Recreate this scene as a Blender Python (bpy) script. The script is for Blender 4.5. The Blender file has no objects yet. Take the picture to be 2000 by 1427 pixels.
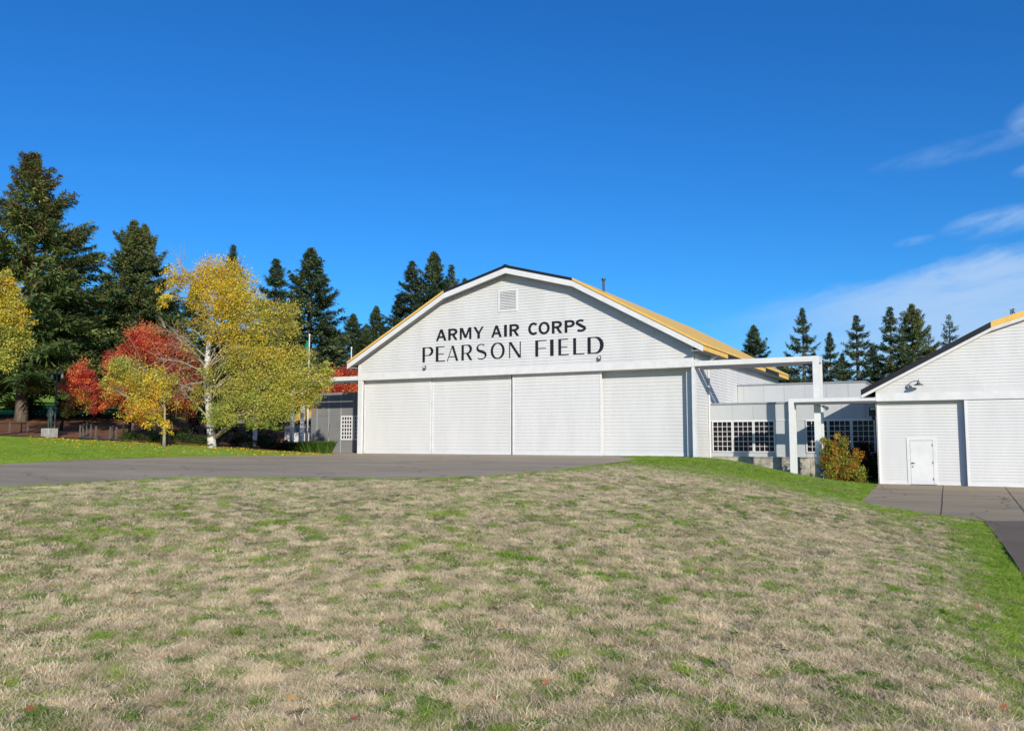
import bpy, math, random
import numpy as np
from mathutils import Vector, Matrix, geometry as mgeo
random.seed(7); rng = np.random.default_rng(11)
R = math.radians
scene = bpy.context.scene

# ------------------------------------------------------------------ camera, sky, sun, exposure
FOC, HOR, CAMZ = 1640.0, 858.0, 1.6          # focal length in photo pixels, horizon row, eye height
YAW = R(28.0)                                 # camera looks 28 deg left of the hangar's depth axis
PITCH = math.atan((HOR - 713.5) / FOC)
cam_d = bpy.data.cameras.new('camera'); cam = bpy.data.objects.new('camera', cam_d)
scene.collection.objects.link(cam); scene.camera = cam
cam_d.sensor_width = 36; cam_d.lens = FOC / 2000 * 36; cam_d.clip_end = 5000; cam_d.clip_start = 0.05
cam.location = (0, 0, CAMZ); cam.rotation_euler = (R(90) + PITCH, 0, YAW)

SA, SB = 0.93, 0.50                           # sun: per metre into the facades light moves SA left and SB down
sun_dir = Vector((SA, -1.0, SB)).normalized()
SUN_EL = math.asin(sun_dir.z); SUN_AZ = math.atan2(sun_dir.x, sun_dir.y)   # clockwise from +Y
sl = bpy.data.lights.new('sun', 'SUN'); sl.energy = 4.7; sl.angle = R(0.53); sl.color = (1.0, 0.93, 0.80)
so = bpy.data.objects.new('sun', sl); scene.collection.objects.link(so)
so.rotation_euler = (-sun_dir).to_track_quat('-Z', 'Y').to_euler()
so.location = (20, -20, 30)

world = bpy.data.worlds.new("World"); scene.world = world; world.use_nodes = True
wt = world.node_tree; wt.nodes.clear()
def N(t, typ, **kw):
    n = t.nodes.new(typ)
    for k, v in kw.items(): setattr(n, k, v)
    return n
def mth(t, op, a, b=None, c=None, clamp=False):
    n = t.nodes.new('ShaderNodeMath'); n.operation = op; n.use_clamp = clamp
    for i, v in enumerate((a, b, c)):
        if v is None: continue
        if isinstance(v, (int, float)): n.inputs[i].default_value = v
        else: t.links.new(v, n.inputs[i])
    return n.outputs[0]
def mixc(t, f, a, b, blend='MIX'):
    n = t.nodes.new('ShaderNodeMix'); n.data_type = 'RGBA'; n.blend_type = blend
    for s, v in ((n.inputs[0], f), (n.inputs[6], a), (n.inputs[7], b)):
        if isinstance(v, (int, float)): s.default_value = v
        elif isinstance(v, tuple): s.default_value = (*v, 1) if len(v) == 3 else v
        else: t.links.new(v, s)
    return n.outputs[2]
sky = N(wt, 'ShaderNodeTexSky', sky_type='NISHITA', sun_disc=False)
sky.sun_elevation = SUN_EL; sky.sun_rotation = SUN_AZ
sky.air_density = 1.0; sky.dust_density = 0.25; sky.ozone_density = 2.6; sky.altitude = 0
hs = N(wt, 'ShaderNodeHueSaturation'); hs.inputs['Saturation'].default_value = 1.22; hs.inputs['Hue'].default_value = 0.498
wt.links.new(sky.outputs[0], hs.inputs['Color'])
gen = N(wt, 'ShaderNodeTexCoord').outputs['Generated']
sep = N(wt, 'ShaderNodeSeparateXYZ'); wt.links.new(gen, sep.inputs[0])
az = mth(wt, 'ARCTAN2', sep.outputs[0], sep.outputs[1])          # radians clockwise from +Y
el = mth(wt, 'ARCSINE', sep.outputs[2])
# cirrus: noise stretched along the horizon, confined to the low sky on the north-east side
comb = N(wt, 'ShaderNodeCombineXYZ')
shear = mth(wt, 'SUBTRACT', el, mth(wt, 'MULTIPLY', az, 0.16))
wt.links.new(mth(wt, 'MULTIPLY', az, 6.0), comb.inputs[0]); wt.links.new(mth(wt, 'MULTIPLY', shear, 26.0), comb.inputs[1])
nz = N(wt, 'ShaderNodeTexNoise'); nz.inputs['Scale'].default_value = 1.0; nz.inputs['Detail'].default_value = 9; nz.inputs['Roughness'].default_value = 0.6
nz.inputs['Distortion'].default_value = 0.5
wt.links.new(comb.outputs[0], nz.inputs['Vector'])
def sstep(t, v, a, b):
    n = t.nodes.new('ShaderNodeMapRange'); n.interpolation_type = 'SMOOTHSTEP'
    n.inputs[1].default_value = a; n.inputs[2].default_value = b; n.inputs[3].default_value = 0; n.inputs[4].default_value = 1
    t.links.new(v, n.inputs[0]); return n.outputs[0]
comb2 = N(wt, 'ShaderNodeCombineXYZ')
shear2 = mth(wt, 'SUBTRACT', el, mth(wt, 'MULTIPLY', az, 0.20))
wt.links.new(mth(wt, 'MULTIPLY', az, 14.0), comb2.inputs[0]); wt.links.new(mth(wt, 'MULTIPLY', shear2, 40.0), comb2.inputs[1]); comb2.inputs[2].default_value = 5.3
nz2 = N(wt, 'ShaderNodeTexNoise'); nz2.inputs['Scale'].default_value = 1.0; nz2.inputs['Detail'].default_value = 8; nz2.inputs['Roughness'].default_value = 0.62
wt.links.new(comb2.outputs[0], nz2.inputs['Vector'])
bank = mth(wt, 'MULTIPLY', sstep(wt, az, -0.30, 0.0), mth(wt, 'SUBTRACT', 1.0, sstep(wt, mth(wt, 'ADD', shear, mth(wt, 'MULTIPLY', mth(wt, 'SUBTRACT', nz2.outputs[0], 0.5), 0.05)), 0.166, 0.196)))
bankn = mth(wt, 'MULTIPLY', bank, sstep(wt, nz.outputs[0], 0.08, 0.56))
def wisp_at(a0, e0, wa, we):
    da = mth(wt, 'DIVIDE', mth(wt, 'SUBTRACT', az, a0), wa)
    de = mth(wt, 'DIVIDE', mth(wt, 'SUBTRACT', mth(wt, 'SUBTRACT', el, e0), mth(wt, 'MULTIPLY', mth(wt, 'SUBTRACT', az, a0), 0.10)), we)
    d2 = mth(wt, 'ADD', mth(wt, 'MULTIPLY', da, da), mth(wt, 'MULTIPLY', de, de))
    return mth(wt, 'SUBTRACT', 1.0, sstep(wt, d2, 0.0, 1.0))
w1 = wisp_at(0.092, 0.318, 0.042, 0.026); w2 = wisp_at(0.042, 0.222, 0.060, 0.018); w3 = wisp_at(0.09, 0.272, 0.035, 0.010)
w5 = mth(wt, 'MULTIPLY', wisp_at(0.02, 0.300, 0.11, 0.014), 0.4)
w4 = wisp_at(-0.035, 0.212, 0.025, 0.006)
wisp = mth(wt, 'MULTIPLY', mth(wt, 'MAXIMUM', mth(wt, 'MAXIMUM', w1, w2), mth(wt, 'MAXIMUM', mth(wt, 'MAXIMUM', w3, w5), w4)), sstep(wt, nz2.outputs[0], 0.30, 0.80))
cl = mth(wt, 'MAXIMUM', mth(wt, 'MULTIPLY', bankn, 0.80), mth(wt, 'MULTIPLY', wisp, 0.62), clamp=True)
SKYGAIN = 1.0
deep = mixc(wt, 1.0, hs.outputs[0], (0.31, 0.885, 1.45), 'MULTIPLY')
skyc = mixc(wt, cl, deep, (4.6, 6.5, 9.2))
bg = N(wt, 'ShaderNodeBackground'); bg.inputs[1].default_value = 0.10
wo = N(wt, 'ShaderNodeOutputWorld')
wt.links.new(skyc, bg.inputs[0]); wt.links.new(bg.outputs[0], wo.inputs[0])
vs = scene.view_settings; vs.view_transform = 'Standard'; vs.look = 'None'; vs.gamma = 1; vs.use_curve_mapping = False
vs.exposure = 0.0
scene.cycles.max_bounces = 6; scene.cycles.transparent_max_bounces = 8

# ------------------------------------------------------------------ pixel -> world rays (photo is 2000 px wide)
RGT = Vector((math.cos(YAW), math.sin(YAW), 0)); FWD = Vector((-math.sin(YAW), math.cos(YAW), 0)); UP = Vector((0, 0, 1))
CAMP = Vector((0, 0, CAMZ))
def ray(px, py):
    x = (px - 1000) / FOC; y = (713.5 - py) / FOC
    c, s = math.cos(PITCH), math.sin(PITCH)
    return RGT * x + FWD * (c - y * s) + UP * (s + y * c)
def PY(px, py, y): d = ray(px, py); return CAMP + d * (y / d.y)
def PX(px, py, x): d = ray(px, py); return CAMP + d * (x / d.x)
def PZ(px, py, z): d = ray(px, py); return CAMP + d * ((z - CAMZ) / d.z)
def PD(px, py, Z): d = ray(px, py); return CAMP + d * (Z / d.dot(FWD))

# ------------------------------------------------------------------ materials
MATS = {}
def pmat(name, col, rough=0.8, spec=0.3, var=0.0, nscale=3.0, bump=0.0, bscale=60.0, metal=0.0, col2=None, detail=6, stretch=None):
    m = bpy.data.materials.new(name); m.use_nodes = True; t = m.node_tree
    b = t.nodes['Principled BSDF']; b.inputs['Roughness'].default_value = rough
    b.inputs['Specular IOR Level'].default_value = spec; b.inputs['Metallic'].default_value = metal
    b.inputs['Base Color'].default_value = (*col, 1)
    geo = N(t, 'ShaderNodeNewGeometry')
    vec = geo.outputs['Position']
    if stretch:
        mp = N(t, 'ShaderNodeMapping'); mp.inputs['Scale'].default_value = stretch; t.links.new(vec, mp.inputs[0]); vec = mp.outputs[0]
    if var > 0 or col2:
        n = N(t, 'ShaderNodeTexNoise'); n.inputs['Scale'].default_value = nscale; n.inputs['Detail'].default_value = detail
        n.inputs['Roughness'].default_value = 0.65
        t.links.new(vec, n.inputs['Vector'])
        c2 = col2 or tuple(c * (1 - var) for c in col)
        f = sstep(t, n.outputs[0], 0.35, 0.68)
        t.links.new(mixc(t, f, col, c2), b.inputs['Base Color'])
    if bump > 0:
        n2 = N(t, 'ShaderNodeTexNoise'); n2.inputs['Scale'].default_value = bscale; n2.inputs['Detail'].default_value = 4
        t.links.new(geo.outputs['Position'], n2.inputs['Vector'])
        bp = N(t, 'ShaderNodeBump'); bp.inputs['Strength'].default_value = bump; bp.inputs['Distance'].default_value = 0.02
        t.links.new(n2.outputs[0], bp.inputs['Height']); t.links.new(bp.outputs[0], b.inputs['Normal'])
    MATS[name] = m; return m
M = MATS
pmat('siding_white', (0.675, 0.675, 0.675), 0.55, 0.3, var=0.09, nscale=0.9, bump=0.15, bscale=25, stretch=(1, 1, .35))
pmat('door_white', (0.665, 0.665, 0.665), 0.5, 0.3, var=0.07, nscale=0.8, bump=0.1, stretch=(1.3, 1, .3))
pmat('trim_white', (0.74, 0.74, 0.745), 0.5, 0.35, var=0.10, nscale=2.0)
pmat('frame_white', (0.74, 0.74, 0.735), 0.5, 0.35, var=0.08, nscale=3.0)
pmat('panel_light', (0.50, 0.52, 0.535), 0.6, 0.3, var=0.10, nscale=0.8, stretch=(1, 1, .4))
pmat('panel_dark', (0.225, 0.23, 0.235), 0.6, 0.3, var=0.12, nscale=0.8)
pmat('cap_grey', (0.30, 0.32, 0.36), 0.5, 0.4, var=0.1)
pmat('roof_yellow', (0.84, 0.52, 0.13), 0.6, 0.3, var=0.12, nscale=1.5, bump=0.2)
pmat('roof_black', (0.018, 0.02, 0.028), 0.6, 0.3, var=0.3, nscale=1.5, bump=0.2)
pmat('soffit', (0.30, 0.30, 0.31), 0.8, 0.1, var=0.1)
pmat('letter_black', (0.014, 0.014, 0.017), 0.45, 0.4)
pmat('dark_metal', (0.03, 0.032, 0.035), 0.5, 0.5)
pmat('track_grey', (0.10, 0.10, 0.11), 0.6, 0.4)
pmat('lamp_metal', (0.16, 0.165, 0.17), 0.4, 0.5, metal=0.6)
pmat('lens', (0.7, 0.72, 0.75), 0.2, 0.5)
pmat('pole_white', (0.72, 0.72, 0.72), 0.35, 0.5)
pmat('concrete', (0.50, 0.47, 0.40), 0.9, 0.1, nscale=2.6, col2=(0.22, 0.20, 0.17), bump=0.5, bscale=18)
pmat('concrete_pale', (0.40, 0.39, 0.36), 0.9, 0.1, var=0.3, nscale=4, bump=0.4)
pmat('interior_dark', (0.01, 0.01, 0.012), 0.9, 0.0)
pmat('glass', (0.016, 0.009, 0.013), 0.15, 0.22)
pmat('wood_grey', (0.15, 0.135, 0.12), 0.85, 0.1, var=0.3, nscale=8)
pmat('wood_dark', (0.05, 0.043, 0.038), 0.85, 0.1, var=0.3, nscale=8)
pmat('steel', (0.30, 0.31, 0.32), 0.45, 0.5, metal=0.3)
pmat('bark', (0.10, 0.075, 0.055), 0.95, 0.05, nscale=6, col2=(0.19, 0.16, 0.13), bump=0.8, bscale=20, stretch=(1, 1, .3))
pmat('bark_dark', (0.04, 0.032, 0.027), 0.95, 0.05, var=0.4, nscale=6)
pmat('branch_birch', (0.42, 0.36, 0.27), 0.8, 0.15, nscale=5, col2=(0.24, 0.19, 0.14))
pmat('mulch', (0.30, 0.15, 0.09), 0.95, 0.02, nscale=3.5, col2=(0.13, 0.06, 0.035), bump=1.0, bscale=12)
pmat('gravel', (0.17, 0.145, 0.14), 0.95, 0.05, var=0.3, nscale=9, bump=0.6)
pmat('flag_green', (0.01, 0.22, 0.12), 0.7, 0.1)
pmat('bin_black', (0.012, 0.014, 0.016), 0.5, 0.4)
pmat('bronze_green', (0.035, 0.06, 0.05), 0.6, 0.4, var=0.4, nscale=6)
pmat('blue_plastic', (0.02, 0.11, 0.42), 0.5, 0.4)
pmat('red_brown', (0.16, 0.04, 0.03), 0.8, 0.1)
# birch bark: white with horizontal dark lenticels
def birch_mat():
    m = bpy.data.materials.new('birch_bark'); m.use_nodes = True; t = m.node_tree; b = t.nodes['Principled BSDF']
    b.inputs['Roughness'].default_value = 0.75; b.inputs['Specular IOR Level'].default_value = 0.2
    g = N(t, 'ShaderNodeNewGeometry'); mp = N(t, 'ShaderNodeMapping'); mp.inputs['Scale'].default_value = (1.6, 1.6, 9)
    t.links.new(g.outputs['Position'], mp.inputs[0])
    n = N(t, 'ShaderNodeTexNoise'); n.inputs['Scale'].default_value = 1.4; n.inputs['Detail'].default_value = 6; t.links.new(mp.outputs[0], n.inputs['Vector'])
    t.links.new(mixc(t, sstep(t, n.outputs[0], 0.52, 0.62), (0.62, 0.59, 0.54), (0.07, 0.06, 0.055)), b.inputs['Base Color'])
    M['birch_bark'] = m
birch_mat()
# asphalt
def asphalt(name, c1, c2, cr=0.0):
    m = bpy.data.materials.new(name); m.use_nodes = True; t = m.node_tree; b = t.nodes['Principled BSDF']
    b.inputs['Roughness'].default_value = 0.85; b.inputs['Specular IOR Level'].default_value = 0.2
    g = N(t, 'ShaderNodeNewGeometry')
    mp = N(t, 'ShaderNodeMapping'); mp.inputs['Scale'].default_value = (.35, 1.0, 1); mp.inputs['Rotation'].default_value = (0, 0, R(-20)); t.links.new(g.outputs['Position'], mp.inputs[0])
    n = N(t, 'ShaderNodeTexNoise'); n.inputs['Scale'].default_value = 0.5; n.inputs['Detail'].default_value = 7; n.inputs['Roughness'].default_value = .7; t.links.new(mp.outputs[0], n.inputs['Vector'])
    n2 = N(t, 'ShaderNodeTexNoise'); n2.inputs['Scale'].default_value = 40; n2.inputs['Detail'].default_value = 3; t.links.new(g.outputs['Position'], n2.inputs['Vector'])
    c = mixc(t, sstep(t, n.outputs[0], 0.36, 0.66), c1, c2)
    c = mixc(t, mth(t, 'MULTIPLY', sstep(t, n2.outputs[0], 0.35, 0.7), 0.35), c, tuple(x * 1.7 for x in c1))
    v = N(t, 'ShaderNodeTexVoronoi', feature='DISTANCE_TO_EDGE'); v.inputs['Scale'].default_value = 0.22
    nn = N(t, 'ShaderNodeTexNoise'); nn.inputs['Scale'].default_value = 0.9; t.links.new(g.outputs['Position'], nn.inputs['Vector'])
    vadd = N(t, 'ShaderNodeVectorMath'); vadd.operation = 'ADD'; t.links.new(g.outputs['Position'], vadd.inputs[0]); t.links.new(nn.outputs[1], vadd.inputs[1])
    t.links.new(vadd.outputs[0], v.inputs['Vector'])
    if cr > 0: c = mixc(t, mth(t, 'MULTIPLY', mth(t, 'SUBTRACT', 1.0, sstep(t, v.outputs['Distance'], 0.0, 0.012)), cr), c, (0.03, 0.028, 0.027))
    t.links.new(c, b.inputs['Base Color'])
    bp = N(t, 'ShaderNodeBump'); bp.inputs['Strength'].default_value = 0.4; bp.inputs['Distance'].default_value = 0.01; t.links.new(n2.outputs[0], bp.inputs['Height']); t.links.new(bp.outputs[0], b.inputs['Normal'])
    M[name] = m
asphalt('asphalt', (0.45, 0.36, 0.245), (0.31, 0.25, 0.172), 0.4)
asphalt('pad', (0.385, 0.305, 0.20), (0.285, 0.228, 0.15), 0.6)
asphalt('path', (0.19, 0.148, 0.105), (0.145, 0.113, 0.08), .4)
# foliage: colour stored per leaf, a little light passes through
def leaf_mat(name, trans=0.3, gloss=0.25, gain=1.0):
    m = bpy.data.materials.new(name); m.use_nodes = True; t = m.node_tree; b = t.nodes['Principled BSDF']; out = t.nodes['Material Output']
    a = N(t, 'ShaderNodeAttribute', attribute_name='leafcol')
    b.inputs['Roughness'].default_value = 0.55; b.inputs['Specular IOR Level'].default_value = gloss
    t.links.new(a.outputs['Color'], b.inputs['Base Color'])
    tr = N(t, 'ShaderNodeBsdfTranslucent'); t.links.new(a.outputs['Color'], tr.inputs[0])
    mx = N(t, 'ShaderNodeMixShader'); mx.inputs[0].default_value = trans
    t.links.new(b.outputs[0], mx.inputs[1]); t.links.new(tr.outputs[0], mx.inputs[2]); t.links.new(mx.outputs[0], out.inputs[0])
    M[name] = m
leaf_mat('leaf', 0.35); leaf_mat('needle', 0.25, 0.15)

# ------------------------------------------------------------------ object helpers
COL = scene.collection
ROOTLOC = {}
def tag(o, label=None, cat=None, group=None, kind=None):
    if label: o['label'] = label
    if cat: o['category'] = cat
    if group: o['group'] = group
    if kind: o['kind'] = kind
    return o
def empty(name, loc, label, cat, group=None):
    o = bpy.data.objects.new(name, None); o.location = loc; o.empty_display_size = 0.3; COL.objects.link(o)
    ROOTLOC[o.name] = Vector(loc); return tag(o, label, cat, group)
def rootloc(p):
    while p is not None and p.parent is not None: p = p.parent
    return ROOTLOC.get(p.name, Vector((0, 0, 0))) if p is not None else Vector((0, 0, 0))
class MB:
    def __init__(s): s.v = []; s.f = []
    def quad(s, a, b, c, d):
        i = len(s.v); s.v += [tuple(a), tuple(b), tuple(c), tuple(d)]; s.f.append((i, i+1, i+2, i+3)); return s
    def poly(s, pts):
        i = len(s.v); s.v += [tuple(p) for p in pts]; s.f.append(tuple(range(i, i+len(pts)))); return s
    def box(s, x0, x1, y0, y1, z0, z1):
        i = len(s.v)
        s.v += [(x0,y0,z0),(x1,y0,z0),(x1,y1,z0),(x0,y1,z0),(x0,y0,z1),(x1,y0,z1),(x1,y1,z1),(x0,y1,z1)]
        s.f += [(i,i+3,i+2,i+1),(i+4,i+5,i+6,i+7),(i,i+1,i+5,i+4),(i+1,i+2,i+6,i+5),(i+2,i+3,i+7,i+6),(i+3,i,i+4,i+7)]; return s
    def prism(s, pts, off):            # polygon extruded by vector off
        n = len(pts); i = len(s.v); off = Vector(off)
        s.v += [tuple(p) for p in pts] + [tuple(Vector(p) + off) for p in pts]
        s.f.append(tuple(range(i, i+n))); s.f.append(tuple(reversed(range(i+n, i+2*n))))
        for k in range(n):
            k2 = (k+1) % n; s.f.append((i+k, i+n+k, i+n+k2, i+k2))
        return s
    def tube(s, pts, rad, n=8, cap=True):
        pts = [Vector(p) for p in pts]; rings = []
        if isinstance(rad, (int, float)): rad = [rad] * len(pts)
        prev = None
        for k, p in enumerate(pts):
            d = (pts[min(k+1, len(pts)-1)] - pts[max(k-1, 0)]); d = d.normalized() if d.length > 1e-6 else Vector((0,0,1))
            if prev is None: u = d.orthogonal().normalized()
            else:
                u = prev - d * prev.dot(d); u = u.normalized() if u.length > 1e-5 else d.orthogonal().normalized()
            prev = u; w = d.cross(u); i = len(s.v)
            for j in range(n):
                a = 2*math.pi*j/n; s.v.append(tuple(p + (u*math.cos(a) + w*math.sin(a)) * rad[k]))
            rings.append(i)
        for a, b in zip(rings, rings[1:]):
            for j in range(n): s.f.append((a+j, a+(j+1) % n, b+(j+1) % n, b+j))
        if cap: s.f.append(tuple(rings[-1]+j for j in range(n))); s.f.append(tuple(rings[0]+j for j in reversed(range(n))))
        return s
    def lathe(s, c, prof, n=20):       # prof: (radius, z)
        i = len(s.v)
        for r, z in prof:
            for j in range(n):
                a = 2*math.pi*j/n; s.v.append((c[0]+r*math.cos(a), c[1]+r*math.sin(a), c[2]+z))
        for k in range(len(prof)-1):
            for j in range(n): s.f.append((i+k*n+j, i+k*n+(j+1) % n, i+(k+1)*n+(j+1) % n, i+(k+1)*n+j))
        s.f.append(tuple(i+j for j in reversed(range(n)))); s.f.append(tuple(i+(len(prof)-1)*n+j for j in range(n)))
        return s
    def build(s, name, mat, parent=None, smooth=False, kind=None, bevel=0.0):
        loc = rootloc(parent)
        me = bpy.data.meshes.new(name)
        me.from_pydata([(a-loc.x, b-loc.y, c-loc.z) for a, b, c in s.v], [], s.f); me.update()
        me.materials.append(M[mat] if isinstance(mat, str) else mat)
        if smooth: me.polygons.foreach_set('use_smooth', [True]*len(me.polygons))
        o = bpy.data.objects.new(name, me); COL.objects.link(o)
        if parent is not None: o.parent = parent
        if kind: o['kind'] = kind
        if bevel > 0:
            bv = o.modifiers.new('edge', 'BEVEL'); bv.width = bevel; bv.segments = 1; bv.limit_method = 'ANGLE'
        return o
def np_mesh(name, V, F, mat, col=None, parent=None, loc=Vector((0,0,0))):
    """V (n,3); F (m,k) with constant k; col (m,3) per face"""
    me = bpy.data.meshes.new(name); V = np.asarray(V, np.float32) - np.array(loc, np.float32); F = np.asarray(F, np.int32)
    m, k = F.shape
    me.vertices.add(len(V)); me.vertices.foreach_set('co', V.ravel())
    me.loops.add(m*k); me.loops.foreach_set('vertex_index', F.ravel())
    me.polygons.add(m); me.polygons.foreach_set('loop_start', np.arange(0, m*k, k, dtype=np.int32))
    me.update(calc_edges=True)
    if col is not None:
        at = me.color_attributes.new('leafcol', 'FLOAT_COLOR', 'CORNER')
        c4 = np.ones((m, k, 4), np.float32); c4[:, :, :3] = np.asarray(col)[:, None, :]
        at.data.foreach_set('color', c4.ravel())
    me.materials.append(M[mat] if isinstance(mat, str) else mat)
    o = bpy.data.objects.new(name, me); COL.objects.link(o)
    if parent is not None: o.parent = parent
    return o
def share(src, name, loc_world, parent, label=None, rz=0, scale=None):
    o = src.copy(); o.name = name; COL.objects.link(o); o.parent = parent
    o.location = Vector(loc_world) - rootloc(parent); return o
def piece(name, mesh, parent, wloc, kind=None):
    o = bpy.data.objects.new(name, mesh); COL.objects.link(o); o.parent = parent
    o.location = Vector(wloc) - rootloc(parent)
    if kind: o['kind'] = kind
    return o
_mc = {}
def boxmesh(name, sx, sy, sz, mat):
    key = (name, round(sx, 3), round(sy, 3), round(sz, 3), mat)
    if key not in _mc:
        b = MB().box(-sx/2, sx/2, -sy/2, sy/2, -sz/2, sz/2); me = bpy.data.meshes.new(name); me.from_pydata(b.v, [], b.f); me.materials.append(M[mat]); _mc[key] = me
    return _mc[key]

# ------------------------------------------------------------------ terrain height
FLOOR = CAMZ - 0.93          # main hangar floor and apron
PADZ = CAMZ - 2.10           # small hangar floor
ctrl = []
def cp(p, z=None): ctrl.append((p.x, p.y, p.z if z is None else z))
for px, py in [(0,955),(150,945),(300,937),(450,935),(700,938),(850,937),(960,932),(1080,923),(1160,911),(1235,900),
               (0,908),(150,899),(350,893),(560,890),(650,887),(700,905),(400,915),(1000,905),(100,930),(-250,935),(-250,1000)]:
    cp(PZ(px, py, FLOOR))
D = 43.5
for x, y in [(-34,43.5),(-28,43.5),(-22,43.5),(-16,43.5),(-13,43.0),(-30,60),(-15,60),(-41,47),(-20,36)]: ctrl.append((x, y, FLOOR))
for x, y in [(-3.3,42.9),(0,42.5),(4,42.5),(8,42.5),(-3,46),(0,50),(10,50),(15,42)]: ctrl.append((x, y, PADZ))
for px, py in [(1677,985),(1760,995),(1850,1005),(1922,1016),(1960,1060),(2000,1120),(2200,1010),(2300,1150),(1800,960),(1960,980),(1714,950)]: cp(PZ(px, py, PADZ))
for px, py in [(1392,897),(1440,902),(1495,915),(1549,928),(1600,936),(1650,941)]: cp(PY(px, py, 43.0))
for px, py in [(1440,903),(1549,929),(1650,942)]: cp(PY(px, py, 46.0))
for px, py, Z in [(1300,897,40.5),(1350,898,38),(1420,920,33),(1500,940,30),(1600,960,27.5),(1250,930,22),(1400,960,20.5),(1550,985,19)]: cp(PD(px, py, Z))
for px, py, z in [(1000,1427,-1.62),(300,1427,-1.60),(1700,1427,-1.72),(-300,1427,-1.6),(2300,1427,-1.85),(1000,1150,-1.50),(400,1150,-1.46),(1500,1150,-1.66),
                  (1800,1150,-1.86),(1000,1020,-1.22),(500,1020,-1.18),(1400,1040,-1.45),(1700,1040,-1.85),(0,1100,-1.35)]: cp(PZ(px, py, CAMZ + z))
for x, y in [(0,0),(4,-2),(-4,-2),(0,-12)]: ctrl.append((x, y, -0.02))
for px, py, Z in [(0,880,37),(200,880,42),(0,852,46),(100,856,47),(230,862,49),(350,869,50.5),(430,874,51),(520,880,52),(620,885,53),
                  (50,824,60),(200,828,60),(350,840,62),(-150,826,58),(450,858,64),(560,862,66),
                  (0,808,66),(200,810,68),(400,820,70),(0,766,108),(200,775,108),(400,790,108),(-300,766,100),(-200,850,44)]: cp(PD(px, py, Z))
for px, py, Z in [(900,850,150),(1500,850,140),(1900,850,120),(600,810,140),(100,740,190),(1000,850,198),(1900,855,198),(2600,858,150),(-600,780,150)]: cp(PD(px, py, Z))
for x, y in [(60,0),(100,60),(-70,0),(0,-80),(80,-80),(-80,-60)]: ctrl.append((x, y, -0.5))
CT = np.array(ctrl); cxy = CT[:, :2]; C2 = 2.5 ** 2
K = np.sqrt(((cxy[:, None] - cxy[None]) ** 2).sum(-1) + C2) + 0.0
A = np.zeros((len(CT)+3, len(CT)+3)); A[:len(CT), :len(CT)] = K - np.eye(len(CT)) * 0.15
A[:len(CT), -3] = 1; A[:len(CT), -2:] = cxy; A[-3, :len(CT)] = 1; A[-2:, :len(CT)] = cxy.T
W = np.linalg.solve(A, np.concatenate([CT[:, 2], [0, 0, 0]]))
def Hn(xy):
    xy = np.asarray(xy, float); r = np.sqrt((xy ** 2).sum(-1, keepdims=True)); xy = xy * np.minimum(1, 195 / np.maximum(r, 1e-6))
    out = np.empty(len(xy))
    for i in range(0, len(xy), 20000):
        q = xy[i:i+20000]; k = np.sqrt(((q[:, None] - cxy[None]) ** 2).sum(-1) + C2)
        out[i:i+20000] = k @ W[:-3] + W[-3] + q @ W[-2:]
    return out
def H(x, y): return float(Hn([(x, y)])[0])
def inpoly(xy, poly):
    x, y = xy[:, 0], xy[:, 1]; r = np.zeros(len(xy), bool); n = len(poly)
    for i in range(n):
        x0, y0 = poly[i][:2]; x1, y1 = poly[(i+1) % n][:2]
        c = ((y0 > y) != (y1 > y)) & (x < (x1-x0)*(y-y0)/((y1-y0)+1e-12)+x0); r ^= c
    return r
def pdist(xy, poly, closed=True):
    d = np.full(len(xy), 1e9); n = len(poly)
    for i in range(n if closed else n-1):
        a = np.array(poly[i][:2]); b = np.array(poly[(i+1) % n][:2]); ab = b-a
        t = np.clip(((xy-a) @ ab)/(ab @ ab+1e-9), 0, 1); d = np.minimum(d, np.sqrt((((xy-a)-t[:, None]*ab)**2).sum(-1)))
    return d
def zpoly(pts, z): return [tuple(PZ(a, b, z)[:2]) for a, b in pts]
apron_poly = zpoly([(-500,1040),(-200,975),(0,955),(150,945),(300,936),(450,934),(700,937),(850,936),(960,931),(1080,922),(1160,910),(1225,901),(1250,897)], FLOOR) + \
    [(-15.6, 41.2), (-15.4, 44.3), (-34.6, 44.3), (-34.6, 46.75), (-39.5, 46.75)] + zpoly([(655,887.5),(560,890),(350,893),(150,899),(0,908),(-200,918),(-600,945)], FLOOR)
pad_poly = zpoly([(1714,946)], PADZ) + [(-3.3, 43.6), (16, 43.6), (16, 20)] + zpoly([(2150,1019),(1924,1019),(1800,1003),(1677,986)], PADZ)
path_poly = zpoly([(1924,1019.5),(2150,1019.5),(2700,1019.5),(2900,1300),(2300,1500),(2120,1300),(2000,1130),(1965,1075)], PADZ)
# value noise in the plane, for where the grass is dry or green
def vnoise(xy, s, seed, octv=3):
    r = np.zeros(len(xy)); amp = 1; tot = 0
    for o in range(octv):
        g = np.random.default_rng(seed+o).random((256, 256)); q = xy*s*(2**o)+1000
        i = np.floor(q).astype(int); f = q-i; f = f*f*(3-2*f); i0 = i % 256; i1 = (i+1) % 256
        v = (g[i0[:,0], i0[:,1]]*(1-f[:,0])+g[i1[:,0], i0[:,1]]*f[:,0])*(1-f[:,1])+(g[i0[:,0], i1[:,1]]*(1-f[:,0])+g[i1[:,0], i1[:,1]]*f[:,0])*f[:,1]
        r += amp*v; tot += amp; amp *= 0.55
    return r/tot
lush_right = zpoly([(1700,1003)], PADZ)
gb1 = [tuple(PD(*q)[:2]) for q in [(1210,902,38),(1300,915,33),(1420,945,27),(1500,962,24),(1600,985,22)]]   # lower rim of the green mound
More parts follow.
